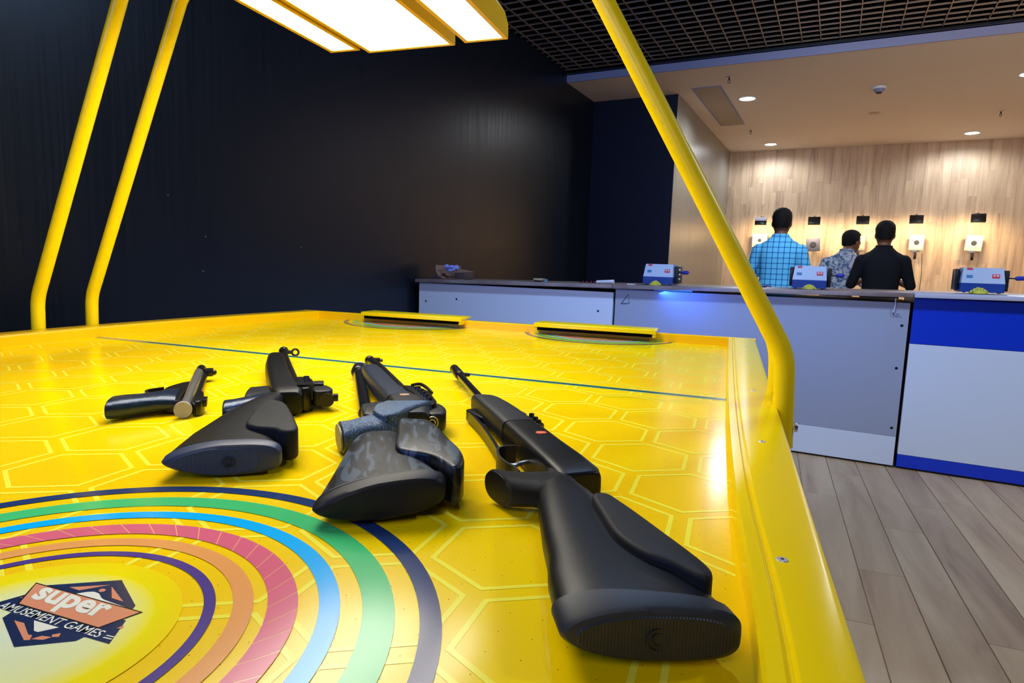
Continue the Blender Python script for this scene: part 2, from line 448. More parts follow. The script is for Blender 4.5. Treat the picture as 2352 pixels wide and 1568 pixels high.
def target(x, z, w_, h_, m, rz, tilt, label, out=0.16, hang=True, ring=1.0):
    t = empty('target_box', (x, 11.9, z), rz, label, 'target', 'electronic target boxes')
    MB().b2(-0.03, 0.03, -out, 0, -0.03, 0.03, bev=0.003).build('wall_arm', M_silver, t)
    R = Matrix.Rotation(tilt, 3, 'Y')
    MB().box((0, -out, 0), (w_, 0.06, h_), rot=R, bev=0.004).build('case', m, t)
    tg = MB()
    n = 28
    for r_, y in ((0.036, -out - 0.031),):
        tg.disc((0, y, 0), (0, -1, 0), r_ * ring, r_ * ring, 0.002, n)
    o = tg.build('bullseye', mat('target_black', (0.015, 0.015, 0.015, 1), 0.5), t)
    MB().tube([(0.022 * ring * math.cos(a_), -out - 0.0335, 0.022 * ring * math.sin(a_)) for a_ in [2 * PI * q / 20 for q in range(20)]], 0.0010, 5, closed=True).build('scoring_ring', M_silver, t)
    MB().disc((0, -out - 0.033, 0), (0, -1, 0), 0.004 * ring, 0.004 * ring, 0.001, 12).build('centre_dot', M_silver, t)
    if hang:
        zb = -h_ / 2
        MB().box((0, -out + 0.01, zb - 0.015), (w_ * 0.55, 0.03, 0.025), bev=0.003).build('bracket', M_silver, t)
        MB().box((0, -out + 0.01, zb - 0.085), (0.035, 0.03, 0.11), bev=0.004).build('clamp', M_dark, t)
    return t
M_cream = mat('cream_card', srgb(236, 228, 200), 0.7)
M_taup = mat('taupe_card', srgb(190, 176, 150), 0.7)
M_shade_card = mat('shaded_grey_card', srgb(92, 92, 116), 0.7)  # the shadow on this box is put into a darker card colour
TZ = CAMZ + 0.535
target(-1.26, TZ, 0.24, 0.23, M_cream, 0, 0, 'cream target box behind the man in the blue checked shirt', ring=0.8)
target(-0.412, TZ - 0.07, 0.205, 0.21, M_shade_card, 0, rad(-4), 'shaded grey target box between the checked shirt and the bending man', out=0.30, hang=False, ring=1.35)
target(0.29, TZ - 0.03, 0.20, 0.22, M_taup, -0.25, 0, 'taupe target box right beside the head of the bending man', ring=1.1)
target(1.045, TZ-.008, 0.195, 0.235, M_cream, 0, 0, 'cream target box beside the head of the man in black')
target(1.79, TZ-.008, 0.21, 0.235, M_cream, -0.05, rad(3), 'cream target box at the right end of the wood wall')
t = MB().tube([(0.30, 11.86, TZ - 0.20), (0.30, 11.88, TZ - 0.30)], 0.004, 6).box((0.30, 11.86, TZ - 0.35), (0.05, 0.03, 0.07), bev=0.006).build('padlock', M_dark)
tag(t, 'small dark padlock hanging below the taupe target box', 'padlock')
t = MB().tube(crom([(1.15, 11.86, TZ - 0.17), (1.17, 11.885, TZ - 0.5), (1.18, 11.885, TZ - 0.95), (1.30, 11.885, TZ - 1.4)], 6, False), 0.004, 6).build('cable', M_dark)
tag(t, 'thin dark cable hanging down the wood wall below the target', 'cable')

# ------------------------------------------------------------------ counters
YC = 4.02
def counter(name, x0, x1, z0, z1, label, panels, topm, gr='shop counter sections', bolts=(), led=None):
    """z0, z1: heights of the worktop's top at its two ends; panels: (part name, z low, z high, material)"""
    t = empty('counter', ((x0 + x1) / 2, YC, 0), 0, label, 'counter', gr)
    hw = (x1 - x0) / 2; zm = (z0 + z1) / 2
    tilt = -math.atan2(z1 - z0, x1 - x0)
    R = Matrix.Rotation(tilt, 3, 'Y')
    MB().box((0, 0.30, zm - 0.0125), (hw * 2 + 0.004, 0.70, 0.025), rot=R, bev=0.003).build('worktop', topm, t)
    zt = min(z0, z1) - 0.027
    MB().b2(-hw + 0.004, hw - 0.004, 0.03, 0.60, 0.03, zt).build('carcass', M_dark, t, smooth=False)
    for nm, a_, b_, m_ in panels:
        b_ = zt if b_ is None else b_
        MB().b2(-hw + 0.004, hw - 0.004, 0.0, 0.028, a_, b_ - 0.001, bev=0.0012).build(nm, m_, t, smooth=False)
    MB().b2(-hw + 0.004, hw - 0.004, 0.02, 0.05, 0, 0.03).build('plinth', M_black, t, smooth=False)
    for bxx, bz in bolts:
        MB().disc((bxx - (x0 + x1) / 2, 0.0, bz), (0, -1, 0), 0.008, 0.006, 0.002, 10).build('bolt', M_dark, t)
    return t
counter('a', -2.90, -1.315, CAMZ - 0.141, CAMZ - 0.116, 'pale blue white counter section at the far left, beside the black wall',
        [('front_panel', 0.025, None, M_white)], M_top, bolts=((-2.55, 0.79), (-2.83, 0.76), (-1.42, 0.77)))
cm = counter('b', -1.308, 0.366, CAMZ - 0.117, CAMZ - 0.088, 'grey counter section with a white skirting strip, in the middle of the row',
        [('front_panel', 0.178, None, M_grey), ('skirting_panel', 0.012, 0.178, M_white)], M_top, bolts=((0.329, 0.563), (0.337, 0.226), (0.333, 0.80)))
counter('c', 0.374, 3.3, CAMZ - 0.088, CAMZ - 0.055, 'white counter section with blue top and bottom bands, at the right',
        [('upper_band', CAMZ - 0.364, None, M_blue), ('front_panel', 0.083, CAMZ - 0.365, M_white), ('lower_band', 0.012, 0.082, M_blue)], M_topl)
# small blue lamp glowing under the worktop edge
o = MB().b2(-0.16, 0.08, -0.03, -0.012, 0.0, 0.006, bev=0.001).build('led_strip', M_led, cm); o.location = (-0.41 , 0, CAMZ - 0.139)
area_light('led_glow', (-0.90, 3.94, CAMZ - 0.15), (-0.82, 4.03, CAMZ - 0.36), 0.50, 1.5, (0.03, 0.14, 1.0), sy=0.04)
# loose cable end on the middle section
t = MB().tube(crom([(0.29, 4.0, 0.95), (0.29, 4.008, 0.90), (0.285, 4.01, 0.87)], 4, False), 0.003, 6)
t = t.build('cord', mat('pale_cord', srgb(200, 205, 225), 0.5)); tag(t, 'short white cord hanging from the counter edge near the blue band', 'cord')
t = MB().tube(crom([(0.285, 4.012, 0.872), (0.288, 4.012, 0.855), (0.305, 4.012, 0.862), (0.325, 4.012, 0.852)], 4, False), 0.002, 6).build('wire', M_dark)
tag(t, 'thin dark curl of wire on the grey counter front below the white cord', 'wire')
t = MB()
t.tube([(-1.26, 4.017, 0.83), (-1.215, 4.017, 0.895), (-1.205, 4.017, 0.835), (-1.26, 4.017, 0.83)], 0.0018, 4)
t = t.build('tape_mark', M_dark); tag(t, 'thin dark line mark at the left end of the grey counter front', 'mark')

# ------------------------------------------------------------------ machines on the counter
def machine(x0, x1, zt, y, rz, label, crank=True, side='R'):
    wd = x1 - x0
    t = empty('pellet_machine', ((x0 + x1) / 2, y, zt), rz, label, 'machine', 'white and blue box machines on the counters')
    hw = wd / 2
    mb = MB()   # blue lower case
    mb.add([(-hw, 0, .004), (hw, 0, .004), (hw, .2, .004), (-hw, .2, .004), (-hw, 0, .052), (hw, 0, .052), (hw, .2, .052), (-hw, .2, .052)],
           [(0, 1, 5, 4), (1, 2, 6, 5), (2, 3, 7, 6), (3, 0, 4, 7), (0, 3, 2, 1), (4, 5, 6, 7)])
    mb.build('lower_case', mat('machine_blue', srgb(22, 60, 140), 0.4), t, smooth=False)
    h = .136; q = hw - 0.008
    mb = MB()
    mb.add([(-hw, 0, .0525), (hw, 0, .0525), (hw, .2, .0525), (-hw, .2, .0525), (-q, .03, h), (q, .03, h), (q, .17, h), (-q, .17, h)],
           [(0, 1, 5, 4), (1, 2, 6, 5), (2, 3, 7, 6), (3, 0, 4, 7), (0, 3, 2, 1), (4, 5, 6, 7)])
    mb.build('sloped_cover', mat('machine_white', srgb(172, 184, 202), 0.4), t, smooth=False)
    def onf(px, pz, w_, h_, nm, m_):   # small print on the sloping front
        f_ = (pz - .0525) / (h - .0525); y_ = .03 * f_
        R = Matrix.Rotation(-math.atan2(.03, h - .0525), 3, 'X')
        MB().box((px, y_ - .0006, pz), (w_, .001, h_), rot=R).build(nm, m_, t, smooth=False)
    onf(-hw * .62, h - .007, .026, .012, 'red_badge', M_red)
    onf(-hw * .62, .088, .028, .017, 'teal_badge', M_tealp)
    onf(hw * .58, .092, .034, .024, 'logo_badge', M_red)
    for d_ in (-.007, .007):
        f_ = (.094 - .0525) / (h - .0525)
        MB().box((hw * .58 + d_, .03 * f_ - .0015, .094), (.009, .001, .011)).build('badge_mark', mat('badge_white', (0.8, 0.75, 0.8, 1), 0.5), t, smooth=False)
    for fx in (-hw + .02, hw - .02):
        for fy in (.02, .18): MB().disc((fx, fy, .0045), (0, 0, -1), .01, .008, .0045, 10).build('foot', M_black, t)
    MB().b2(hw, hw + .022, .04, .18, .012, .125, bev=.003).build('side_cover', M_black, t)
    MB().b2(-hw - .02, -hw - .001, .06, .18, .012, .128, bev=.003).build('back_cover', M_dark, t)
    for kz in (.04, .07, .10): MB().disc((hw + .022, .08, kz), (1, 0, 0), .009, .007, .008, 12).build('knob', M_silver, t)
    if crank:
        MB().tube([(hw + .02, .06, .084), (hw + .055, .05, .084)], .004, 8).build('crank_shaft', M_dark, t)
        MB().tube([(hw + .05, .05, .084), (hw + .056, .05, .084), (hw + .085, .05, .086), (hw + .092, .05, .086)], [.008, .012, .012, .007], 12).build('crank_handle', mat('crank_blue', srgb(25, 40, 150), 0.4), t)
def heap(x, y, z, r, h, label):
    mb = MB(); rnd = random.Random(int(x * 1000))
    for k in range(170):
        a_ = rnd.random() * 2 * PI; d_ = r * math.sqrt(rnd.random())
        zz = h * (1 - (d_ / r) ** 2) * rnd.uniform(.75, 1)
        mb.sphere((x + d_ * math.cos(a_), y + d_ * .6 * math.sin(a_), z + zz * .85 + .002), .0045, 5)
    mb.tube([(x, y, z), (x, y, z + h * .4), (x, y, z + h * .7)], [r * .8, r * .5, r * .15], 10)
    o = mb.build('pellet_heap', mat('yellow_pellets', srgb(205, 195, 70), 0.5)); tag(o, label, 'pellets', 'small yellow heaps before the machines', 'stuff')
machine(-1.16, -.962, CAMZ - .1085, 4.15, 0.0, 'white and blue box machine against the navy wall, leftmost of three')
machine(-.245, -.058, CAMZ - .094, 4.17, 0.0, 'white and blue box machine in front of the blue checked shirt')
machine(.598, .792, CAMZ - .0785, 4.17, 0.0, 'white and blue box machine on the pale worktop at the right')
heap(-1.056, 4.08, CAMZ - .1105, .035, .03, 'small yellow heap before the leftmost box machine')
heap(-.145, 4.09, CAMZ - .094, .036, .03, 'small yellow heap before the box machine by the checked shirt')
heap(.668, 4.09, CAMZ - .0795, .042, .034, 'round yellow heap before the box machine at the right')

# ------------------------------------------------------------------ small things on the left counter
zt = CAMZ - .136
t = empty('cardboard_carton', (-2.70, 4.2, zt + .001), 0, 'open brown cardboard carton lying torn on the left counter', 'carton')
mb = MB(); mb.tube([(-.07, 0, .0), (-.115, 0, .03), (-.128, 0, .07), (-.125, 0, .105)], .003, 4)
R_ = []
sh = [(-.06, .002), (-.10, .02), (-.125, .06), (-.128, .105)]
mb2 = MB(); 
for q in range(len(sh) - 1):
    (a0, c0), (a1, c1) = sh[q], sh[q + 1]
    mb2.add([(a0, -.06, c0), (a1, -.06, c1), (a1, .08, c1), (a0, .08, c0), (a0 + .004, -.06, c0 + .002), (a1 + .004, -.06, c1), (a1 + .004, .08, c1), (a0 + .004, .08, c0 + .002)],
            [(0, 1, 2, 3), (4, 5, 6, 7), (0, 1, 5, 4), (3, 2, 6, 7)])
mb2.b2(-.128, .02, .076, .08, .02, .105)
mb2.b2(-.06, .14, -.06, .08, .0, .004)
mb2.build('wall', M_card, t)
mb = MB(); mb.b2(.05, .145, -.06, .08, .003, .055, bev=.002); mb.build('box_end', mat('dark_card', srgb(80, 62, 56), .8), t)
mb = MB(); mb.add([(.03, -.062, .05), (.15, -.062, .056), (.14, .08, .060), (.01, .08, .078), (.03, -.062, .053), (.15, -.062, .059), (.14, .08, .063), (.01, .08, .081)],
                  [(0, 1, 2, 3), (4, 5, 6, 7), (0, 1, 5, 4), (1, 2, 6, 5), (2, 3, 7, 6), (3, 0, 4, 7)]); mb.build('flap', M_card, t, smooth=False)
mb = MB(); rr = random.Random(3)
for k in range(26):
    mb.sphere((-.005 + rr.uniform(-.05, .05), -.03 + rr.uniform(-.03, .03), .086 + rr.uniform(-.018, .018)), rr.uniform(.010, .018), 6, sc=(1.2, 1, .8))
o = mb.build('crumpled_bag', mat('blue_white_plastic', srgb(150, 160, 230), .35)); o.location = t.location; tag(o, 'crumpled blue white plastic bag lying in the torn carton', 'bag')
o = MB().sphere((-2.87, 4.2, zt - .003 + .016), .014, 10).build('ball', mat('blue_plastic', srgb(90, 100, 170), .4)); tag(o, 'tiny blue ball at the left end of the counter', 'ball')
t = empty('small_box', (-1.95, 4.2, CAMZ - .1275), 0, 'small beige box with a dark opening on the left counter', 'box')
MB().b2(-.034, .034, -.03, .03, .012, .026, bev=.001).build('lid', mat('beige_card', srgb(190, 172, 130), .7), t)
MB().b2(-.030, .030, -.026, .026, .0, .012).build('tray', M_dark, t, smooth=False)
t = MB().tube([(-1.895, 4.19, CAMZ - .126), (-1.895, 4.19, CAMZ - .105)], [.014, .018], 14).build('cup', mat('cyan_plastic', srgb(110, 150, 170), .4)); tag(t, 'tiny pale cyan cup beside the beige box', 'cup')
zc_ = CAMZ - .120
t = MB().tube([(-1.50, 4.19, zc_ + .012), (-1.375, 4.19, zc_ + .018)], [.010, .014], 12).build('paper_roll', mat('white_paper', srgb(225, 225, 235), .6)); tag(t, 'rolled white paper on the left counter beside the joint', 'paper roll')
t = empty('pen', (-1.58, 4.2, zc_ + .003), 0.05, 'dark pen with red marks left of the rolled paper', 'pen')
MB().tube([(-.05, 0, .005), (.07, 0, .005)], .005, 8).build('barrel', M_dark, t)
for q in range(4): MB().tube([(-.03 + q * .03, 0, .005), (-.022 + q * .03, 0, .005)], .0058, 8).build('red_band', M_red, t)
t = MB().b2(-1.13, -1.08, 4.12, 4.16, CAMZ - .1135, CAMZ - .108).build('card', M_white); t.location.z = 0; tag(t, 'small white card left of the leftmost box machine', 'card')
t.location = (-.13, 0, -.002)
mb = MB(); rr = random.Random(9)
for k in range(14): mb.sphere((-.40 + rr.uniform(-.045, .045), 4.17 + rr.uniform(-.02, .02), CAMZ - .088 + rr.uniform(-.004, .006)), rr.uniform(.006, .011), 6, sc=(1.3, 1, .7))
o = mb.build('crumpled_wrapper', mat('blue_grey_plastic', srgb(90, 95, 150), .4)); tag(o, 'small crumpled blue wrapper on the counter below the checked shirt', 'wrapper')

# ------------------------------------------------------------------ air hockey table
TD = rad(8.1)
ZT = 0.80
def T(x, y, z=0.0):
    return Vector((x * math.cos(TD) - y * math.sin(TD), x * math.sin(TD) + y * math.cos(TD), z))
tb = empty('air_hockey_table', (0, 0, 0), TD, 'large yellow air hockey table with printed rings under arched yellow tubes', 'air hockey table')
YF, YN = 2.36, -0.06
LEFT = [(-1.737, YF), (-1.80, 2.05), (-1.842, 1.70), (-1.860, 1.40), (-1.855, 1.10), (-1.825, 0.6), (-1.78, YN)]
def leftx(y):
    for (x0, y0), (x1, y1) in zip(LEFT[:-1], LEFT[1:]):
        if y <= y0 and y >= y1: return x0 + (x1 - x0) * (y0 - y) / (y0 - y1)
    return LEFT[0][0] if y > YF else LEFT[-1][0]
LS = crom([(a_, b_, 0) for a_, b_ in LEFT], 5, False)
LX = [(p.x, p.y) for p in LS]
XR = 0.009
field = [(.046, YN), (.042, .45), (.018, 1.1), (.010, YF)] + LX            # convex polygon, counter-clockwise
M_field = mat('playfield_print', srgb(255, 206, 0), 0.17, spec=0.32)
tc = N(M_field, 'ShaderNodeTexCoord'); sx = N(M_field, 'ShaderNodeVectorMath', operation='SCALE'); sx.inputs['Scale'].default_value = 38.0
L(M_field, tc.outputs['Object'], sx.inputs[0]); fr = N(M_field, 'ShaderNodeVectorMath', operation='FRACTION'); L(M_field, sx.outputs[0], fr.inputs[0])
sp = N(M_field, 'ShaderNodeSeparateXYZ'); L(M_field, fr.outputs[0], sp.inputs[0]); cb = N(M_field, 'ShaderNodeCombineXYZ')
L(M_field, sp.outputs[0], cb.inputs[0]); L(M_field, sp.outputs[1], cb.inputs[1])
ds = N(M_field, 'ShaderNodeVectorMath', operation='DISTANCE'); ds.inputs[1].default_value = (0.5, 0.5, 0); L(M_field, cb.outputs[0], ds.inputs[0])
lt = N(M_field, 'ShaderNodeMath', operation='LESS_THAN'); lt.inputs[1].default_value = 0.024; L(M_field, ds.outputs['Value'], lt.inputs[0])
nz = N(M_field, 'ShaderNodeTexNoise', i_Scale=2.5, i_Detail=2.0); L(M_field, tc.outputs['Object'], nz.inputs['Vector'])
rp = ramp(M_field, [(0.35, srgb(255, 208, 0)), (0.65, srgb(255, 218, 0))]); L(M_field, nz.outputs['Fac'], rp.inputs[0])
mx = N(M_field, 'ShaderNodeMix', data_type='RGBA'); mx.inputs['B'].default_value = srgb(190, 130, 0); L(M_field, rp.outputs[0], mx.inputs['A'])
L(M_field, lt.outputs[0], mx.inputs['Factor']); L(M_field, mx.outputs['Result'], bsdf(M_field).inputs['Base Color'])
mb = MB()
n = len(field)
mb.add([(x, y, ZT) for x, y in field] + [(x, y, ZT - 0.03) for x, y in field],
       [tuple(range(n)), tuple(range(n, 2 * n))[::-1]] + [(i, (i + 1) % n, n + (i + 1) % n, n + i) for i in range(n)])
pf = mb.build('playfield', M_field, tb, smooth=False)

def clip(poly, region=field):
    out = poly
    m = len(region)
    for i in range(m):
        ax, ay = region[i]; bx_, by_ = region[(i + 1) % m]
        if not out: return out
        inp = out; out = []
        side = lambda p: (bx_ - ax) * (p[1] - ay) - (by_ - ay) * (p[0] - ax)
        for j in range(len(inp)):
            p, q = inp[j - 1], inp[j]; sp_, sq = side(p), side(q)
            if (sp_ >= 0) != (sq >= 0):
                t_ = sp_ / (sp_ - sq); out.append((p[0] + (q[0] - p[0]) * t_, p[1] + (q[1] - p[1]) * t_))
            if sq >= 0: out.append(q)
    return out
def printed(mb, polys, z, mi=0):
    for p_ in polys:
        q = clip(p_)
        if len(q) >= 3: mb.add([(x, y, z) for x, y in q], [tuple(range(len(q)))], mi)
# honeycomb lines
M_hexl = mat('pale_yellow_print', srgb(255, 242, 70), 0.17, spec=0.32)
mb = MB()
CX, RY = 0.1448, 0.120
HW, HH = 0.0648, 0.0725
def hexpts(cx, cy, k):
    w_, h_ = HW - k, HH - k * 1.15
    return [(cx, cy + h_), (cx - w_, cy + h_ * .5), (cx - w_, cy - h_ * .5), (cx, cy - h_), (cx + w_, cy - h_ * .5), (cx + w_, cy + h_ * .5)]
for j in range(-6, 17):
    cy = 0.529 + j * RY
    for i in range(-14, 4):
        cx = -0.179 + i * CX + (CX / 2 if j % 2 else 0)
        A_, B_ = hexpts(cx, cy, 0.0), hexpts(cx, cy, 0.0052)
        printed(mb, [[A_[q], A_[(q + 1) % 6], B_[(q + 1) % 6], B_[q]] for q in range(6)], ZT + 0.0002)
o = mb.build('honeycomb_print', M_hexl, pf, smooth=False)
# teal centre line
M_teal = mat('teal_line_print', srgb(38, 92, 100), 0.2, coat=0.25)
M_pale = mat('pale_edge_print', srgb(205, 232, 120), 0.2, coat=0.25)
mb = MB()
y0, y1 = 1.405, 1.375
def strip(xa, ya, xb, yb, wd): return [(xa, ya - wd / 2), (xb, yb - wd / 2), (xb, yb + wd / 2), (xa, ya + wd / 2)]
printed(mb, [strip(-1.9, 1.413, 0.05, 1.369, 0.030)], ZT + 0.0004, 0)
printed(mb, [strip(-1.9, 1.413, 0.05, 1.369, 0.019)], ZT + 0.0005, 1)
mb.build('centre_line_print', [M_pale, M_teal], pf, smooth=False)
# ring prints
RC = [mat('ring_navy', srgb(34, 58, 108), 0.17, spec=0.32), mat('ring_green', srgb(70, 196, 118), 0.17, spec=0.32), mat('ring_cyan', srgb(0, 180, 250), 0.17, spec=0.32),
      mat('ring_pink', srgb(224, 105, 128), 0.17, spec=0.32), mat('ring_orange', srgb(240, 165, 90), 0.17, spec=0.32), mat('ring_violet', srgb(84, 62, 140), 0.17, spec=0.32)]
M_disc = mat('disc_gradient_print', srgb(250, 240, 120), 0.17, spec=0.32)
tc = N(M_disc, 'ShaderNodeTexCoord'); ln = N(M_disc, 'ShaderNodeVectorMath', operation='LENGTH'); L(M_disc, tc.outputs['Object'], ln.inputs[0])
rp = ramp(M_disc, [(0.0, srgb(228, 240, 205)), (0.60, srgb(235, 240, 165)), (0.83, srgb(252, 236, 0)), (1.0, srgb(255, 228, 0))])
dv = N(M_disc, 'ShaderNodeMath', operation='DIVIDE'); dv.inputs[1].default_value = 0.106
L(M_disc, ln.outputs['Value'], dv.inputs[0]); L(M_disc, dv.outputs[0], rp.inputs[0]); L(M_disc, rp.outputs[0], bsdf(M_disc).inputs['Base Color'])
M_pinkgap = mat('pink_gap_print', srgb(255, 190, 130), 0.16, coat=0.25)
def ringpolys(c, r0, r1, seg=120, a0=0, a1=2 * PI):
    out = []
    for k in range(seg):
        a_, b_ = a0 + (a1 - a0) * k / seg, a0 + (a1 - a0) * (k + 1) / seg
        out.append([(c[0] + r1 * math.cos(a_), c[1] + r1 * math.sin(a_)), (c[0] + r1 * math.cos(b_), c[1] + r1 * math.sin(b_)),
                    (c[0] + r0 * math.cos(b_), c[1] + r0 * math.sin(b_)), (c[0] + r0 * math.cos(a_), c[1] + r0 * math.sin(a_))])
    return out
def circle_print(c, cyd):
    mb = MB(); z = ZT + 0.0006
    for mi, r0, r1, dy in ((0, .2885, .305, 0.0), (1, .2445, .269, 0.002), (2, .210, .226, 0.005)):
        printed(mb, ringpolys((c[0], c[1] + dy), r0, r1), z, mi)
    nseg = 46
    for k in range(nseg):
        a_ = 2 * PI * k / nseg; b_ = a_ + 2 * PI / nseg * 0.955
        cc = (c[0], c[1] + 0.006)
        sl = 0.05
        q = []
        for t_ in (0, .5, 1): q.append((cc[0] + .1935 * math.cos(a_ + sl + (b_ - a_) * t_), cc[1] + .1935 * math.sin(a_ + sl + (b_ - a_) * t_)))
        for t_ in (1, .5, 0): q.append((cc[0] + .171 * math.cos(a_ - sl + (b_ - a_) * t_), cc[1] + .171 * math.sin(a_ - sl + (b_ - a_) * t_)))
        printed(mb, [[q[0], q[1], q[4], q[5]], [q[1], q[2], q[3], q[4]]], z + 0.0001, 3)
    printed(mb, ringpolys((c[0], c[1] + 0.006), .171, .1935), z, 6)
    printed(mb, ringpolys((c[0], c[1] + 0.007), .145, .160), z, 4)
    printed(mb, ringpolys((c[0], c[1] + 0.008), .1235, .132), z, 5)
    o = mb.build('circle_print', RC + [M_pinkgap], pf, smooth=False)
    mb = MB()
    m_ = 96
    pts = clip([(c[0] + .106 * math.cos(2 * PI * k / m_), c[1] + cyd + .106 * math.sin(2 * PI * k / m_)) for k in range(m_)])
    if len(pts) > 2:
        mb.add([(x - c[0], y - c[1] - cyd, 0) for x, y in pts], [tuple(range(len(pts)))])
        d = mb.build('disc_print', M_disc, pf, smooth=False); d.location = (c[0], c[1] + cyd, ZT + 0.0006)
circle_print((-.459, .262), .012)
circle_print((-1.40, .262), .012)
circle_print((-.475, 2.455), -.01)
circle_print((-1.305, 2.455), -.01)

# logo
M_lnavy = mat('logo_navy', srgb(22, 42, 84), 0.2, coat=0.2); M_lsal = mat('logo_salmon', srgb(232, 152, 112), 0.2, coat=0.2)
M_lwhite = mat('logo_white', srgb(244, 246, 225), 0.2, coat=0.2); M_lblk = mat('logo_outline', srgb(30, 26, 20), 0.2)
def logo(dx):
    lg = MB()
    def poly(pts, z, mi): lg.add([(x / 1000 + dx, y / 1000, ZT + z) for x, y in pts], [tuple(range(len(pts)))], mi)
    poly([(-512, 321), (-505, 328), (-458, 357), (-414, 333), (-412, 329), (-418, 326), (-470, 322)], .0008, 0)
    poly([(-472, 327), (-466, 333), (-461, 335.5), (-455, 335), (-447, 331), (-443, 330), (-404, 327.5), (-440, 324)], .0009, 2)
    poly([(-485, 333), (-473.5, 332.5), (-459, 348)], .0009, 1); poly([(-456, 346.5), (-440, 334), (-427, 333.5)], .0009, 1)
    poly([(-460, 341), (-459.5, 338), (-456.5, 336.8), (-454, 338.5), (-455, 341), (-457.5, 341.6)], .00095, 1)
    poly([(-513, 293), (-512, 298), (-505, 313), (-403, 316), (-388, 291), (-420, 290.5)], .0008, 0)
    poly([(-489, 292), (-487, 285), (-443, 265), (-412, 285), (-411, 292)], .00079, 0)
    poly([(-463, 291.2), (-450, 282.5), (-446, 282.3), (-438, 291.8)], .0009, 2)
    poly([(-476, 286), (-466, 286.3), (-449, 278), (-445.5, 278.4), (-441.5, 274), (-445, 272.5)], .0009, 1)
    poly([(-442, 275), (-433.5, 277.5), (-431, 282), (-439, 280.5)], .0009, 1); poly([(-434, 284), (-431, 282), (-427, 284), (-430, 287.5)], .0009, 1)
    poly([(-504, 308), (-500, 309), (-500, 312), (-502, 311)], .0009, 1)
    poly([(-400, 306), (-396, 308), (-399, 311)], .0009, 1)
    poly([(-399, 297), (-392, 297.5), (-391.5, 298.5), (-398.5, 298)], .0009, 2); poly([(-399, 294.5), (-391.5, 295), (-391, 296), (-398.5, 295.5)], .0009, 2)
    poly([(-516, 328), (-497, 301), (-412, 301), (-401, 328.5)], .00095, 3)
    poly([(-514, 326.8), (-495.8, 302.2), (-412.8, 302.2), (-403, 327.3)], .0010, 1)
    return lg.build('logo_print', [M_lnavy, M_lsal, M_lwhite, M_lblk], pf, smooth=False)
logo(0)
def text_print(body, quad, z, m, name, bold=0.0, shear=0.0):
    """quad: lower-left, lower-right, upper-left of the text line in table millimetres"""
    cu = bpy.data.curves.new(name, 'FONT'); cu.body = body; cu.size = 1; cu.offset = bold; cu.shear = shear; cu.resolution_u = 4
    ob = bpy.data.objects.new(name, cu); COL.objects.link(ob)
    dg = bpy.context.evaluated_depsgraph_get(); dg.update()
    me = bpy.data.meshes.new_from_object(ob.evaluated_get(dg)); bpy.data.objects.remove(ob)
    xs = [v.co.x for v in me.vertices]; ys = [v.co.y for v in me.vertices]
    x0, x1, y0_, y1_ = min(xs), max(xs), min(ys), max(ys)
    a_, b_, c_ = [Vector((q[0] / 1000, q[1] / 1000, 0)) for q in quad]
    for v in me.vertices:
        s_, t_ = (v.co.x - x0) / (x1 - x0), (v.co.y - y0_) / (y1_ - y0_)
        p_ = a_ + (b_ - a_) * s_ + (c_ - a_) * t_; v.co = (p_.x, p_.y, z)
    me.materials.clear(); me.materials.append(m)
    o_ = bpy.data.objects.new(name, me); COL.objects.link(o_); o_.parent = pf
    return o_
text_print('super', ((-493, 303.6), (-416, 303.6), (-505, 326)), ZT + .0012, M_lwhite, 'super_lettering', bold=0.035, shear=0.15)
text_print('AMUSEMENT GAMES', ((-506, 292.3), (-401, 292.8), (-508, 300.3)), ZT + .0011, M_lwhite, 'amusement_games_lettering', bold=0.006, shear=0.2)

# rails: swept profile (inner face, lip, groove, flat top, rounded outer edge)
RH = 0.032
prof = [(0, -.02), (0, RH - .004), (.0025, RH), (.013, RH), (.0155, RH - .003), (.019, RH - .003), (.0215, RH), (.076, RH), (.083, RH - .0025), (.086, RH - .008), (.086, -.075), (0, -.075)]
def rail(path, out, name, m_, outer=None):
    mb = MB(); R = []
    for i, (x, y) in enumerate(path):
        ox, oy = out(i)
        k_ = 1.0 if outer is None else (outer - x) / .086
        R.append([(x + ox * a_ * (k_ if a_ > .03 else 1), y + oy * a_, ZT + b_) for a_, b_ in prof])
    mb.rings(R, True); return mb.build(name, m_, tb, angle=30)
rail([(p.x, p.y) for p in crom([(.034, YN - .086, 0), (.034, .10, 0), (.033, .42, 0), (.018, .72, 0), (XR, 1.1, 0), (.004, 1.6, 0), (.002, YF, 0)], 4, False)], lambda i: (1, 0), 'side_rail', M_yellow, outer=.094)
rail([(x, y) for x, y in LX], lambda i: (-1, 0.02), 'side_rail', M_orange)
def endprof(y0, sgn, name):
    mb = MB(); R = []
    pr = [(0, -.02), (0, RH - .003), (.002, RH), (.022, RH), (.024, RH - .003), (.024, -.075), (0, -.075)]
    for x in (leftx(y0) - .086, XR + .086):
        R.append([(x, y0 + sgn * a_, ZT + b_) for a_, b_ in pr])
    mb.rings(R, True); return mb.build(name, M_orange, tb, angle=30)
endprof(YF, 1, 'end_rail'); endprof(YN, -1, 'end_rail')
# rail screws
for y in (.20, .545, .93, 1.33, 1.72, 2.1):
    s_ = empty('screw', (XR + .047, y, ZT + RH)); s_.parent = tb
    MB().disc((0, 0, -.001), (0, 0, 1), .0058, .0045, .0018, 16).build('screw_head', mat('zinc_screw', (0.62, 0.60, 0.55, 1), .38, metal=.5), s_)
    MB().disc((0, 0, .0008), (0, 0, 1), .0014, .0014, .0003, 6).build('socket', M_dark, s_)
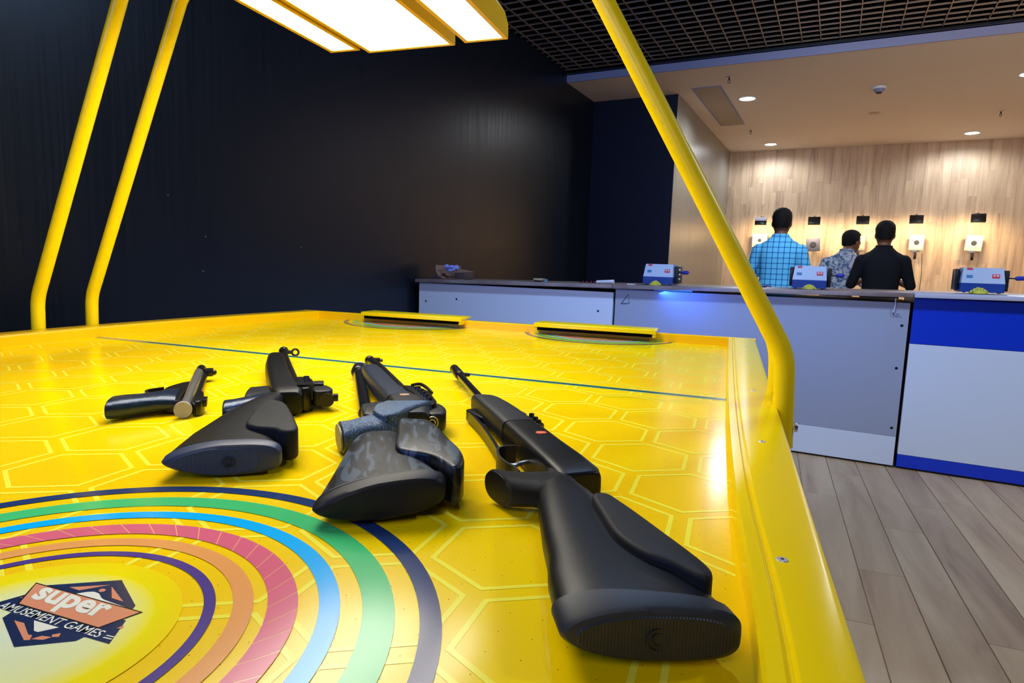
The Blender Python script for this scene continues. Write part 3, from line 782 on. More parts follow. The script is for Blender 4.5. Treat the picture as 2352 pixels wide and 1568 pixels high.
# goal covers and slots
def goal(x0, x1):
    y = YF
    mb = MB(); mb.b2(x0 - .014, x1 + .014, y - .050, y + .06, ZT + RH + .003, ZT + RH + .014, bev=.003)
    mb.b2(x0 - .014, x1 + .014, y - .050, y - .042, ZT + RH - .002, ZT + RH + .005, bev=.001)
    o_ = mb.build('goal_cover', M_yellow, tb)
    MB().b2(x0, x1, y - .046, y - .001, ZT + RH - .014, ZT + RH - .0005).build('goal_slot', M_void, tb, smooth=False)
    MB().b2(x1, x1 + .012, y - .042, y, ZT + .016, ZT + RH + .003, bev=.002).build('goal_post', M_yellow, tb)
    MB().b2(x0 - .012, x0, y - .042, y, ZT + .016, ZT + RH + .003, bev=.002).build('goal_post', M_yellow, tb)
goal(-.70, -.262); goal(-1.475, -1.035)
# cabinet and feet
mb = MB(); mb.add([(XR + .07, YN - .02, .14), (XR + .07, YF + .02, .14), (-1.80, YF + .02, .14), (-1.86, YN - .02, .14)] + [(XR + .082, YN - .02, ZT - .072), (XR + .082, YF + .02, ZT - .072), (-1.815, YF + .02, ZT - .072), (-1.88, YN - .02, ZT - .072)],
       [(0, 1, 2, 3), (4, 5, 6, 7), (0, 1, 5, 4), (1, 2, 6, 5), (2, 3, 7, 6), (3, 0, 4, 7)])
mb.build('cabinet', M_yellow, tb, smooth=False)
for x in (-1.65, -.15):
    for y in (.2, 2.1): MB().tube([(x, y, 0), (x, y, .02), (x, y, .02), (x, y, .14)], [.05, .05, .03, .03], 14).build('foot', M_dark, tb)
# arched tubes
def arch(yr, yl):
    zt_ = CAMZ
    key = [(.106, yr, zt_ - .312), (.098, yr, zt_ - .147), (-.405, yr, zt_ + .745), (-1.545, yl, zt_ + .745), (-1.972, yl, zt_ - .15), (-1.98, yl, zt_ - .36)]
    pts = []
    for i, k_ in enumerate(key):
        k_ = Vector(k_)
        if i in (0, len(key) - 1): pts.append(k_); continue
        a_ = Vector(key[i - 1]); b_ = Vector(key[i + 1]); d0 = (a_ - k_).normalized() * .032; d1 = (b_ - k_).normalized() * .032
        for q in range(7):
            t_ = q / 6; pts.append((k_ + d0) * (1 - t_) ** 2 + k_ * 2 * t_ * (1 - t_) + (k_ + d1) * t_ ** 2)
    o_ = MB().tube(pts, .0182, 28).build('arch_tube', M_tube, tb, angle=50)
    MB().disc((.124, yr, zt_ - .275), (1, 0, 0), .009, .007, .005, 12).build('bolt', M_chrome, o_)
    return o_
arch(1.20, 1.31); arch(1.36, 1.48)
# lamp housing over the table
ZL = CAMZ + .640
def lamp(x0, x1, ya, yb, name, dz=0.0):
    h_ = .10; fr = .013
    o_ = empty(name, (0, 0, 0)); o_.parent = tb
    mb = MB()
    R = []
    for y, ins, hh in ((ya, .0, .06), (ya + .03, 0, h_), (yb - .03, 0, h_), (yb, .0, .06)):
        z_ = ZL + dz
        R.append([(x0, y, z_), (x0 + .001, y, z_ + hh * .6), (x0 + .03, y, z_ + hh), (x1 - .03, y, z_ + hh), (x1 - .001, y, z_ + hh * .6), (x1, y, z_)])
    mb.rings(R, True)
    mb.b2(x0, x0 + fr, ya, yb, ZL + dz - .004, ZL + dz + .001); mb.b2(x1 - fr, x1, ya, yb, ZL + dz - .004, ZL + dz + .001)
    mb.b2(x0, x1, ya, ya + fr, ZL + dz - .0045, ZL + dz + .0005); mb.b2(x0, x1, yb - fr, yb, ZL + dz - .0045, ZL + dz + .0005)
    mb.build('housing', mat('lamp_yellow_paint', srgb(236, 186, 10), .35), o_, angle=25)
    MB().b2(x0 + fr, x1 - fr, ya + fr, yb - fr, ZL + dz - .002, ZL + dz - .0005).build('diffuser', M_lampw, o_, smooth=False)
lamp(-1.233, -1.128, .66, 1.745, 'lamp_panel'); lamp(-1.116, -.822, .66, 1.775, 'lamp_panel'); lamp(-.786, -.652, .66, 1.765, 'lamp_panel')
mb = MB().b2(-1.20, -.68, 1.15, 1.25, ZL + .10, ZL + .125, bev=.003).b2(-1.20, -.68, 1.38, 1.48, ZL + .10, ZL + .125, bev=.003); mb.build('lamp_bracket', M_yellow, tb)

# ------------------------------------------------------------------ guns
def gun_root(name, b_, m_, label, cat, grp=None):
    d = Vector((m_[0] - b_[0], m_[1] - b_[1], 0)); a_ = math.atan2(d.y, d.x) + TD
    p_ = T(b_[0], b_[1]); return empty(name, (p_.x, p_.y, ZT + 0.0012), a_, label, cat, grp)

def pad_mat(name, col):
    m = mat(name, col, .5, spec=.45)
    c_ = coords(m, (1, 560, 1)); s_ = N(m, 'ShaderNodeSeparateXYZ'); L(m, c_, s_.inputs[0])
    sn = N(m, 'ShaderNodeMath', operation='SINE'); ml = N(m, 'ShaderNodeMath', operation='MULTIPLY'); ml.inputs[1].default_value = 5.0
    L(m, s_.outputs[1], ml.inputs[0]); L(m, ml.outputs[0], sn.inputs[0]); bump(m, sn.outputs[0], .35, .0005)
    return m
M_pad = pad_mat('ribbed_rubber', (0.010, 0.012, 0.017, 1))
M_padrim = mat('smooth_pad_rubber', (0.018, 0.021, 0.027, 1), .5, spec=.4)
M_padbrim = mat('smooth_blue_rubber', srgb(40, 54, 84), .45)
M_padb = pad_mat('ribbed_blue_rubber', srgb(38, 56, 96))
M_stock = mat('matt_black_stock', (0.004, 0.0045, 0.0055, 1), .40, spec=.26)
c_ = coords(M_stock, (900, 900, 900)); nn = N(M_stock, 'ShaderNodeTexNoise', i_Scale=1.0, i_Detail=1.0); L(M_stock, c_, nn.inputs['Vector']); bump(M_stock, nn.outputs['Fac'], .12, .0003)
M_check = mat('checkered_grip', (0.008, 0.009, 0.011, 1), .4, spec=.45)
c_ = coords(M_check, (420, 420, 420)); vv = N(M_check, 'ShaderNodeTexVoronoi'); L(M_check, c_, vv.inputs['Vector']); bump(M_check, vv.outputs['Distance'], .8, .0012)
M_gloss = mat('glossy_black_metal', (0.01, 0.01, 0.012, 1), .12, spec=.8)
M_soft = mat('cheek_rubber', (0.009, 0.0095, 0.010, 1), .6, spec=.25)
M_blueg = mat('blue_black_grip', srgb(26, 44, 70), .3, metal=.35, spec=.6)
c_ = coords(M_blueg, (120, 120, 120)); nn = N(M_blueg, 'ShaderNodeTexNoise', i_Scale=1.0); L(M_blueg, c_, nn.inputs['Vector']); bump(M_blueg, nn.outputs['Fac'], .5, .0015)
# honeycomb blue foil grip
M_carb = mat('honeycomb_blue_foil', srgb(40, 66, 96), .3, metal=.4, spec=.6)
c_ = coords(M_carb, (170, 170, 170)); vo = N(M_carb, 'ShaderNodeTexVoronoi', feature='DISTANCE_TO_EDGE'); L(M_carb, c_, vo.inputs['Vector'])
rp = ramp(M_carb, [(0.0, srgb(12, 18, 34)), (0.12, srgb(14, 26, 70)), (0.26, srgb(120, 156, 186))]); L(M_carb, vo.outputs['Distance'], rp.inputs[0]); L(M_carb, rp.outputs[0], bsdf(M_carb).inputs['Base Color'])
bump(M_carb, vo.outputs['Distance'], .6, .001)
M_fore = mat('scaled_black_forend', (0.02, 0.024, 0.035, 1), .35, metal=.3)
c_ = coords(M_fore, (90, 190, 190)); vo = N(M_fore, 'ShaderNodeTexVoronoi', feature='DISTANCE_TO_EDGE'); L(M_fore, c_, vo.inputs['Vector'])
rp = ramp(M_fore, [(0.0, srgb(12, 13, 20)), (0.12, srgb(16, 20, 34)), (0.26, srgb(84, 98, 124))]); L(M_fore, vo.outputs['Distance'], rp.inputs[0]); L(M_fore, rp.outputs[0], bsdf(M_fore).inputs['Base Color']); bump(M_fore, vo.outputs['Distance'], .5, .001)
# camouflage stock
M_camo = mat('camouflage_stock', srgb(30, 36, 44), .4, spec=.4)
c_ = coords(M_camo, (14, 60, 40), rot=(0, 0, .5)); nn = N(M_camo, 'ShaderNodeTexNoise', i_Scale=1.0, i_Detail=1.5, i_Distortion=1.2); L(M_camo, c_, nn.inputs['Vector'])
rp = ramp(M_camo, [(0.0, srgb(8, 11, 18)), (0.45, srgb(8, 11, 18)), (0.47, srgb(30, 40, 52)), (0.56, srgb(30, 40, 52)), (0.58, srgb(72, 86, 98)), (1.0, srgb(72, 86, 98))], 'LINEAR')
L(M_camo, nn.outputs['Fac'], rp.inputs[0]); L(M_camo, rp.outputs[0], bsdf(M_camo).inputs['Base Color'])
M_pad3 = mat('smooth_butt_rubber', srgb(12, 15, 26), .5, spec=.35)
M_mark = mat('orange_mark', srgb(255, 110, 70), .5); M_cream_mark = mat('cream_mark', srgb(225, 205, 160), .5)

def ribs_emblem(root, uu, v, wc, r_):
    mb = MB()
    for rr_ in (r_, r_ * .55):
        mb.tube([P(uu, v + rr_ * math.cos(2 * PI * q / 24), wc + rr_ * .85 * math.sin(2 * PI * q / 24)) for q in range(24)], .0006, 5, closed=True)
    return mb.build('emblem', M_pad if 'ribbed_rubber' in MATS else M_black, root)

# ---- right hand rifle
g4 = gun_root('air_rifle', (-.034, .415), (-.574, 1.271), 'black underlever air rifle with thumbhole stock, nearest the right rail', 'air rifle', 'air rifles laid on the table')
mb = MB()
loft(mb, [bx(-11, -58, 48, 9, 39, (1.9, 3.2), -.20), bx(-9.5, -63, 52, 6, 42, (1.9, 3.4), -.20), bx(-6, -66, 55, 4, 44, (1.9, 3.6), -.22), bx(12, -64, 55, 4, 45, (2.2, 3.6), -.34)], 56)
mb.build('butt_pad', M_padrim, g4)
mb = MB(); loft(mb, [bx(-12.4, -56, 46, 9, 38, (2, 3.2), -.2), bx(-10, -58, 48, 8, 39.5, (2, 3.2), -.2)], 56); mb.build('ribbed_face', M_pad, g4)
ribs_emblem(g4, -13.0, -2, 23, 9)
mb = MB()
loft(mb, [bx(12.5, -62, 53, 5, 44, (2.3, 3.4), -.34), bx(60, -56, 52, 3, 44, (2.6, 3), -.15), bx(100, -47, 46, 1, 43, 2.8), bx(140, -40, 42, 2, 43, 2.8), bx(190, -29, 40, 3, 43, 2.8), bx(222, -22, 38, 4, 43, 2.7), bx(248, -14, 34, 5, 42, 2.6), bx(275, -2, 34, 5, 42, 2.6), bx(300, 6, 36, 6, 41, 2.6)], 40, r1=8)
mb.build('stock', M_stock, g4)
mb = MB(); slab(mb, [(180, 20), (180, 36), (155, 42), (120, 47), (85, 51), (50, 55), (26, 56), (14, 51), (14, 43), (36, 32), (58, 17), (94, 9), (145, 14)], 10, 51, 4.5, 6)
mb.build('cheek_piece', M_soft, g4)
mb = MB()
loft(mb, [(P(284, -49, 22), P(27, -9, 0), P(-3, 0, 20), 2.2), (P(280, -40, 22), P(25, -6, 0), P(-2, 0, 19), 2.2), (P(272, -20, 23), P(24, -3, 0), P(0, 0, 17.5), 2.3), (P(264, 0, 24), P(27, 0, 0), P(0, 0, 18), 2.4), (P(262, 18, 24), P(30, 0, 0), P(0, 0, 18), 2.5)], 36, r0=2.5)
mb.build('pistol_grip', M_check, g4)
mb = MB(); loft(mb, [(P(285.5, -53, 22), P(24, -8, 0), P(-3, 0, 17.5), 2.2), (P(285, -51, 22), P(24, -8, 0), P(-3, 0, 17.5), 2.2)], 36); mb.build('grip_cap', M_black, g4)
mb = MB()
loft(mb, [bx(266, 13, 64, 3, 43, 5, .1), bx(275, 11, 65, 2, 45, 6, .05), bx(320, 8, 62, 2, 46, 6), bx(380, 4, 57, 2, 46, 5), bx(440, 0, 53, 3, 46, 4.5), bx(483, -3, 49, 3, 46, 4.5)], 44, r0=4)
mb.build('receiver', M_stock, g4)
mb = MB()
loft(mb, [bx(484, -4, 48.5, 8, 46.5, 4.5), bx(560, -9, 42, 9, 46.5, 4.5), bx(610, -12, 36, 9, 46, 4.5), bx(655, -15, 29, 10, 45, 4.5, -.2), bx(672, -17, 25, 11, 44, 4, -.3)], 44, r1=3)
mb.build('forend', mat('worn_black_forend', (0.012, 0.0125, 0.014, 1), .45, spec=.4), g4)
mb = MB(); band(mb, [(405, -2), (404, -18), (392, -29), (365, -33), (340, -30), (322, -24), (305, -22)], 9, 33, 3, 6); mb.build('trigger_guard', M_black, g4)
mb = MB(); mb.tube(crom([P(368, 4, 22), P(362, -8, 22), P(356, -14, 22), P(356, -20, 22)], 4, False), .003, 8); mb.build('trigger', M_silver, g4)
mb = MB(); band(mb, [(404, -20), (440, -19), (500, -18), (570, -19), (640, -24), (660, -26)], 3, 20, 5, 5); slab(mb, [(658, -28), (664, -6), (660, 4), (636, 0), (596, -10), (636, -24)], 6, 22, 2, 4); mb.build('cocking_lever', M_dark, g4)
mb = MB(); gtube(mb, (668, 8, 26), (985, 3, 25), 7.4, 24); mb.build('barrel', M_gloss, g4)
mb = MB(); mb.tube([P(952, 3.6, 25), P(956, 3.6, 25), P(1040, 2.5, 25), P(1046, 2.5, 25)], [.0085, .0105, .0105, .0085], 24); mb.build('muzzle_sleeve', M_dark, g4)
mb = MB(); mb.box(P(948, 16, 28), (.018, .010, .006), bev=.001); mb.disc(P(948, 20, 28), (0, -1, 0), .0035, .0035, .004, 10); mb.build('front_sight', M_dark, g4)
mb = MB()
slab(mb, [(498, 46), (585, 42), (588, 50), (570, 54), (560, 52), (545, 58), (530, 58), (520, 64), (500, 63)], 16, 34, 2, 4)
for q in (512, 530, 553): mb.disc(P(q, 58, 30), (0, 0, 1), .005, .004, .008, 12)
mb.build('rear_sight', M_dark, g4)
mb = MB(); slab(mb, [(409, 31), (414, 27), (420, 30), (419, 39), (414, 42), (410, 39)], 46, 46.8, .3, 4); mb.build('safety_mark', M_mark, g4)

# ---- left rifle
g2 = gun_root('air_rifle', (-.551, .569), (-1.09, 1.331), 'black target air rifle with ribbed blue butt pad, beside the pistol', 'air rifle', 'air rifles laid on the table')
mb = MB()
loft(mb, [bx(16, -66, 53, 4, 37, (1.5, 3.2), .0), bx(18, -72, 58, 2, 40, (1.5, 3.4), .0), bx(24, -75, 61, 0.5, 42, (1.55, 3.5)), bx(36, -75, 60, 1, 42, (1.7, 3.4))], 56)
mb.build('butt_pad', M_padbrim, g2)
mb = MB(); loft(mb, [bx(15.2, -64, 34, 5, 36, (1.5, 4)), bx(18, -68, 36, 4, 38, (1.5, 4))], 48); mb.build('ribbed_face', M_padb, g2)
ribs_emblem(g2, 13.8, 0, 20, 7)
mb = MB()
loft(mb, [bx(36.5, -73, 57, 1, 42, (1.8, 2.6)), bx(70, -68, 52, 1, 42, (2.0, 2.6)), bx(110, -60, 46, 1, 42, 2.4), bx(160, -48, 40, 2, 42, 2.4), bx(210, -36, 36, 3, 42, 2.5), bx(250, -24, 36, 3, 42, 2.5), bx(290, -6, 40, 4, 42, 2.6), bx(320, 10, 46, 4, 42, 2.6)], 40, r1=8)
mb.build('stock', M_stock, g2)
mb = MB(); slab(mb, [(236, 24), (228, 42), (205, 54), (150, 65), (95, 74), (60, 78), (46, 70), (52, 56), (66, 46), (76, 24), (94, 11), (130, 10), (190, 14)], 7, 48, 4.5, 6)
mb.build('cheek_piece', M_soft, g2)
mb = MB()
loft(mb, [(P(272, -41, 21), P(30, -3, 0), P(-3, 0, 19), 2.3), (P(280, -30, 21), P(28, -2, 0), P(-2, 0, 18.5), 2.3), (P(296, -10, 22), P(27, 0, 0), P(0, 0, 18), 2.4), (P(312, 12, 23), P(34, 0, 0), P(0, 0, 18), 2.6), (P(322, 34, 23), P(32, 0, 0), P(0, 0, 18), 2.8)], 36, r0=4)
mb.build('pistol_grip', M_blueg, g2)
mb = MB()
loft(mb, [bx(318, 26, 71, 2, 43, 4, .0), bx(326, 22, 73, 1, 46, 5), bx(360, 18, 70, 1, 46, 5), bx(400, 12, 62, 2, 46, 5), bx(450, 6, 52, 3, 46, 4), bx(540, -6, 40, 4, 46, 3.6), bx(645, -18, 27, 6, 45, 3.4), bx(760, -24, 14, 9, 44, 3.2), bx(795, -25, 10, 12, 41, 3)], 40, r0=3, r1=6)
mb.build('receiver', M_stock, g2)
mb = MB(); gtube(mb, (395, 62, 25), (800, 12, 24), 9.5, 20); mb.tube([P(800, 12, 24), P(905, 4, 25)], .0075, 18); mb.build('barrel', M_dark, g2)
mb = MB(); mb.sphere(P(905, 2, 27), .0125, 14); mb.tube([P(892, 4, 26), P(918, 1, 26)], .011, 16); mb.build('muzzle', M_gloss, g2)
mb = MB(); mb.tube([P(886, 31 + 8 * math.cos(2 * PI * q / 20), 27 + 8 * math.sin(2 * PI * q / 20)) for q in range(20)], .0028, 8, closed=True); mb.tube([P(890, 10, 27), P(887, 23, 27)], .005, 8); mb.build('front_sight', M_dark, g2)
mb = MB(); slab(mb, [(333, 18), (334, -16), (345, -22), (402, -22), (412, -14), (414, 14)], 9, 34, 3, 4); mb.build('trigger_guard', M_black, g2)
mb = MB()
slab(mb, [(340, 70), (345, 84), (375, 90), (430, 84), (450, 66), (440, 54), (380, 60)], 2, 44, 3, 4)
for q in (358, 376, 394, 412, 430): mb.disc(P(q, 82 - (q - 358) * .1, 44), (0, 0, 1), .006, .005, .004, 12)
mb.b2(.35, .372, -.088, -.062, .020, .0475)
mb.build('action_block', M_dark, g2)
mb = MB(); slab(mb, [(356, 88), (400, 86), (408, 96), (400, 112), (368, 122), (350, 116), (348, 98)], 8, 36, 3, 4)
mb.disc(P(350, 112, 20), (-1, 0, 0), .0125, .0125, .006, 24)
mb.box(P(360, 127, 21), (.012, .009, .012), bev=.001); mb.b2(.395, .425, -.106, -.088, .030, .040, bev=.001)
mb.build('rear_sight', M_black, g2)

# ---- middle rifle
g3 = gun_root('air_rifle', (-.321, .54), (-.771, 1.232), 'camouflage air rifle with honeycomb blue grip, between the two plain black rifles', 'air rifle', 'air rifles laid on the table')
mb = MB()
loft(mb, [bx(-3, -62, 56, 6, 40, (1.5, 3.0), .0, .11), bx(-1, -67, 61, 4, 43, (1.5, 3.2), .0, .11), bx(5, -70, 65, 3, 45, (1.55, 3.4), 0, .11), bx(15, -70, 66, 3, 46, (1.7, 3.4), 0, .11)], 56)
mb.build('butt_pad', M_pad3, g3)
mb = MB()
loft(mb, [bx(19.2, -67, 63, 4, 46, (1.9, 3.0), 0, .11), bx(26, -65, 61, 4, 46, (2, 3.0), 0, .11), bx(70, -55, 52, 3, 46, 2.5, 0, .10), bx(130, -44, 44, 3, 46, 2.5, 0, .05), bx(180, -35, 38, 4, 45, 2.5), bx(200, -29, 34, 6, 43, 2.6)], 40)
mb.build('stock', M_camo, g3)
mb = MB(); loft(mb, [bx(15.2, -69, 65, 4, 46, (1.8, 3.2), 0, .11), bx(19, -68, 64, 4, 46, (1.9, 3.2), 0, .11)], 56); mb.build('pad_spacer', M_padrim, g3)
mb = MB(); slab(mb, [(224, 30), (224, 50), (216, 68), (180, 78), (130, 84), (80, 91), (40, 90), (16, 82), (14, 72), (38, 64), (62, 52), (78, 30), (96, 18), (150, 22)], 8, 53, 5, 6)
mb.build('cheek_piece', M_camo, g3)
mb = MB()
loft(mb, [(P(250, -47, 22), P(35, -6, 0), P(-4, 0, 21), 2.3), (P(258, -36, 22), P(33, -4, 0), P(-3, 0, 20), 2.3), (P(278, -14, 23), P(32, -2, 0), P(0, 0, 19), 2.4), (P(292, 8, 24), P(40, 0, 0), P(0, 0, 20), 2.6), (P(310, 30, 25), P(46, 0, 0), P(0, 0, 21), 2.8)], 40, r0=2)
mb.build('pistol_grip', M_carb, g3)
mb = MB(); loft(mb, [(P(247, -52, 22), P(31, -5, 0), P(-4, 0, 18), 2.3), (P(248, -50, 22), P(31, -5, 0), P(-4, 0, 18), 2.3)], 36); mb.build('grip_cap', mat('pale_grip_end', srgb(150, 140, 90), .5), g3)
mb = MB(); slab(mb, [(348, 12), (356, 24), (352, 84), (338, 80), (310, 56), (270, 30), (262, 10), (290, -4), (330, 0)], 12, 50, 5, 6); mb.build('thumb_shelf', M_carb, g3)
mb = MB()
loft(mb, [bx(300, 34, 80, 4, 44, 4), bx(350, 28, 86, 4, 46, 5), bx(385, 24, 84, 4, 47, 5), bx(412, 22, 76, 4, 47, 5)], 40, r0=3)
mb.build('receiver', M_black, g3)
mb = MB()
loft(mb, [bx(413, 21, 72, 8, 47, 5), bx(450, 16, 62, 9, 47, 4), bx(520, 6, 48, 10, 46.5, 3.6), bx(600, -5, 38, 12, 46, 3.6), bx(680, -14, 28, 14, 45, 3.4), bx(745, -18, 20, 15, 43, 3.2)], 40, r1=4)
mb.build('forend', M_fore, g3)
mb = MB(); gtube(mb, (420, -13, 14), (800, -24, 14), 12, 24); mb.build('air_cylinder', M_gloss, g3)
mb = MB(); mb.tube([P(800, -26, 15), P(804, -26, 15), P(850, -22, 17), P(856, -22, 17)], [.0125, .0150, .0150, .011], 24); mb.build('cylinder_cap', M_dark, g3)
mb = MB(); mb.tube([P(842, -22 + 12 * math.cos(2 * PI * q / 24), 20 + 12 * math.sin(2 * PI * q / 24)) for q in range(24)], .0014, 6, closed=True); mb.build('gauge_ring', M_silver, g3)
mb = MB(); gtube(mb, (410, 70, 30), (800, 22, 28), 8.5, 20); mb.tube([P(790, 23, 28), P(885, 4, 28)], [.0085, .0105], 18); mb.build('barrel', M_dark, g3)
mb = MB(); mb.sphere(P(888, 2, 28), .012, 14); mb.box(P(874, 18, 30), (.02, .016, .012), bev=.002); mb.disc(P(880, 26, 30), (0, -1, 0), .004, .004, .006, 10); mb.build('front_sight', M_dark, g3)
mb = MB(); slab(mb, [(330, 20), (334, -12), (342, -18), (392, -20), (408, -12), (416, 18)], 9, 34, 3, 4); mb.build('trigger_guard', M_black, g3)
mb = MB()
slab(mb, [(352, 80), (360, 98), (400, 98), (440, 96), (480, 84), (500, 66), (495, 54), (420, 70)], 6, 44, 3, 4)
for q in (376, 398, 420, 442, 464): mb.disc(P(q, 88 - (q - 376) * .12, 44), (0, 0, 1), .006, .0045, .005, 10)
mb.tube(crom([P(500, 70, 44), P(480, 82, 50), P(455, 92, 48), P(430, 98, 44)], 4, False), .003, 6)
mb.build('action_block', M_dark, g3)
mb = MB(); slab(mb, [(318, 82), (350, 80), (386, 92), (384, 106), (350, 112), (318, 104)], 6, 36, 4, 4); mb.build('rear_sight', M_black, g3)
mb = MB()
for rr_ in (.0085, .0045): mb.tube([P(313, 86 + rr_ * 1000 * math.cos(2 * PI * q / 20), 22 + rr_ * 1100 * math.sin(2 * PI * q / 20)) for q in range(20)], .0012, 6, closed=True)
mb.build('sight_ring', M_silver, g3)
mb = MB(); slab(mb, [(402, 44), (406, 42), (411, 44), (411, 56), (407, 58), (402, 56)], 46.8, 47.6, .3, 3); mb.build('orange_mark', mat('pale_orange_mark', srgb(235, 160, 110), .5), g3)

# ---- pistol
g1 = gun_root('air_pistol', (-.833, .77), (-1.081, 1.049), 'air pistol with satin silver cylinder and black grip, leftmost on the table', 'air pistol')
mb = MB(); loft(mb, [(P(0, 0, 14), P(0, 13.5, 0), P(0, 0, 13.5), 2.0), (P(6, 0, 14), P(0, 13.8, 0), P(0, 0, 13.8), 2.0), (P(12, 0, 14), P(0, 9, 0), P(0, 0, 9), 2.0)], 28); mb.build('cylinder_cap', mat('pale_grey_cap', srgb(165, 160, 145), .45), g1)
mb = MB(); gtube(mb, (10, 2, 16), (322, 1, 20), 9, 24); mb.build('air_cylinder', M_silver, g1)
mb = MB(); gtube(mb, (30, 14, 12), (350, 12, 14), 5.5, 14); mb.tube([P(330, 4, 18), P(376, 2, 18)], [.010, .0095], 16); mb.sphere(P(378, 2, 18), .0098, 12); mb.build('barrel', M_dark, g1)
mb = MB(); mb.box(P(335, 20, 18), (.028, .016, .014), bev=.002); mb.sphere(P(330, 29, 18), .006, 8); mb.build('front_sight', M_dark, g1)
mb = MB(); slab(mb, [(14, 14), (10, 24), (30, 30), (60, 28), (96, 24), (98, 14), (60, 12)], 1, 26, 3, 4); mb.box(P(40, 30, 18), (.03, .008, .012), bev=.001); mb.build('rear_sight', M_dark, g1)
mb = MB(); slab(mb, [(30, -12), (40, -34), (90, -44), (130, -44), (160, -40), (196, -22), (208, -8), (204, 2), (100, 0), (34, -2)], 2, 24, 4, 5); mb.build('frame', M_stock, g1)
mb = MB()
loft(mb, [(P(30, -104, 18), P(34, 3, 0), P(0, 0, 16.5), 2.6), (P(35, -90, 18), P(33, 0, 0), P(0, 0, 17), 2.6), (P(46, -66, 18), P(30, 0, 0), P(0, 0, 16), 2.5), (P(58, -44, 18), P(32, 0, 0), P(0, 0, 16), 2.5), (P(70, -26, 18), P(42, 0, 0), P(0, 0, 16), 2.6), (P(76, -14, 17), P(46, 0, 0), P(0, 0, 14), 2.8)], 36, r0=2)
mb.build('grip', M_blueg, g1)
mb = MB(); band(mb, [(92, -60), (118, -68), (134, -62), (146, -44)], 8, 26, 4, 5); mb.build('trigger_guard', M_black, g1)
mb = MB(); mb.box(P(112, -26, 22.3), (.004, .016, .001)); mb.build('pale_mark', M_cream_mark, g1)

# ------------------------------------------------------------------ people behind the counter
def mesh_apply(mb, name, m_, voxel, parent, smooth_it=4):
    o_ = mb.build(name, m_, None)
    md = o_.modifiers.new('r', 'REMESH'); md.mode = 'VOXEL'; md.voxel_size = voxel; md.use_smooth_shade = True
    if smooth_it:
        ms = o_.modifiers.new('s', 'SMOOTH'); ms.iterations = smooth_it; ms.factor = .5
    dg = bpy.context.evaluated_depsgraph_get(); dg.update()
    me = bpy.data.meshes.new_from_object(o_.evaluated_get(dg))
    bpy.data.objects.remove(o_)
    o_ = bpy.data.objects.new(name, me); COL.objects.link(o_)
    me.materials.clear(); me.materials.append(m_)
    me.polygons.foreach_set('use_smooth', [True] * len(me.polygons))
    if parent: o_.parent = parent
    return o_
V = Vector
def limb(mb, pts, rs, n=14):
    loft(mb, [(V(p), V((r, 0, 0)), V((0, r, 0)), 2) for p, r in zip(pts, rs)], n) if abs((V(pts[-1]) - V(pts[0])).z) > .6 * (V(pts[-1]) - V(pts[0])).length else mb.tube(crom(pts, 4, False), sum([[rs[i] + (rs[i + 1] - rs[i]) * q / 4 for q in range(4)] for i in range(len(rs) - 1)], []) + [rs[-1]], n)
    for p, r in zip(pts, rs): mb.sphere(p, r, 10)
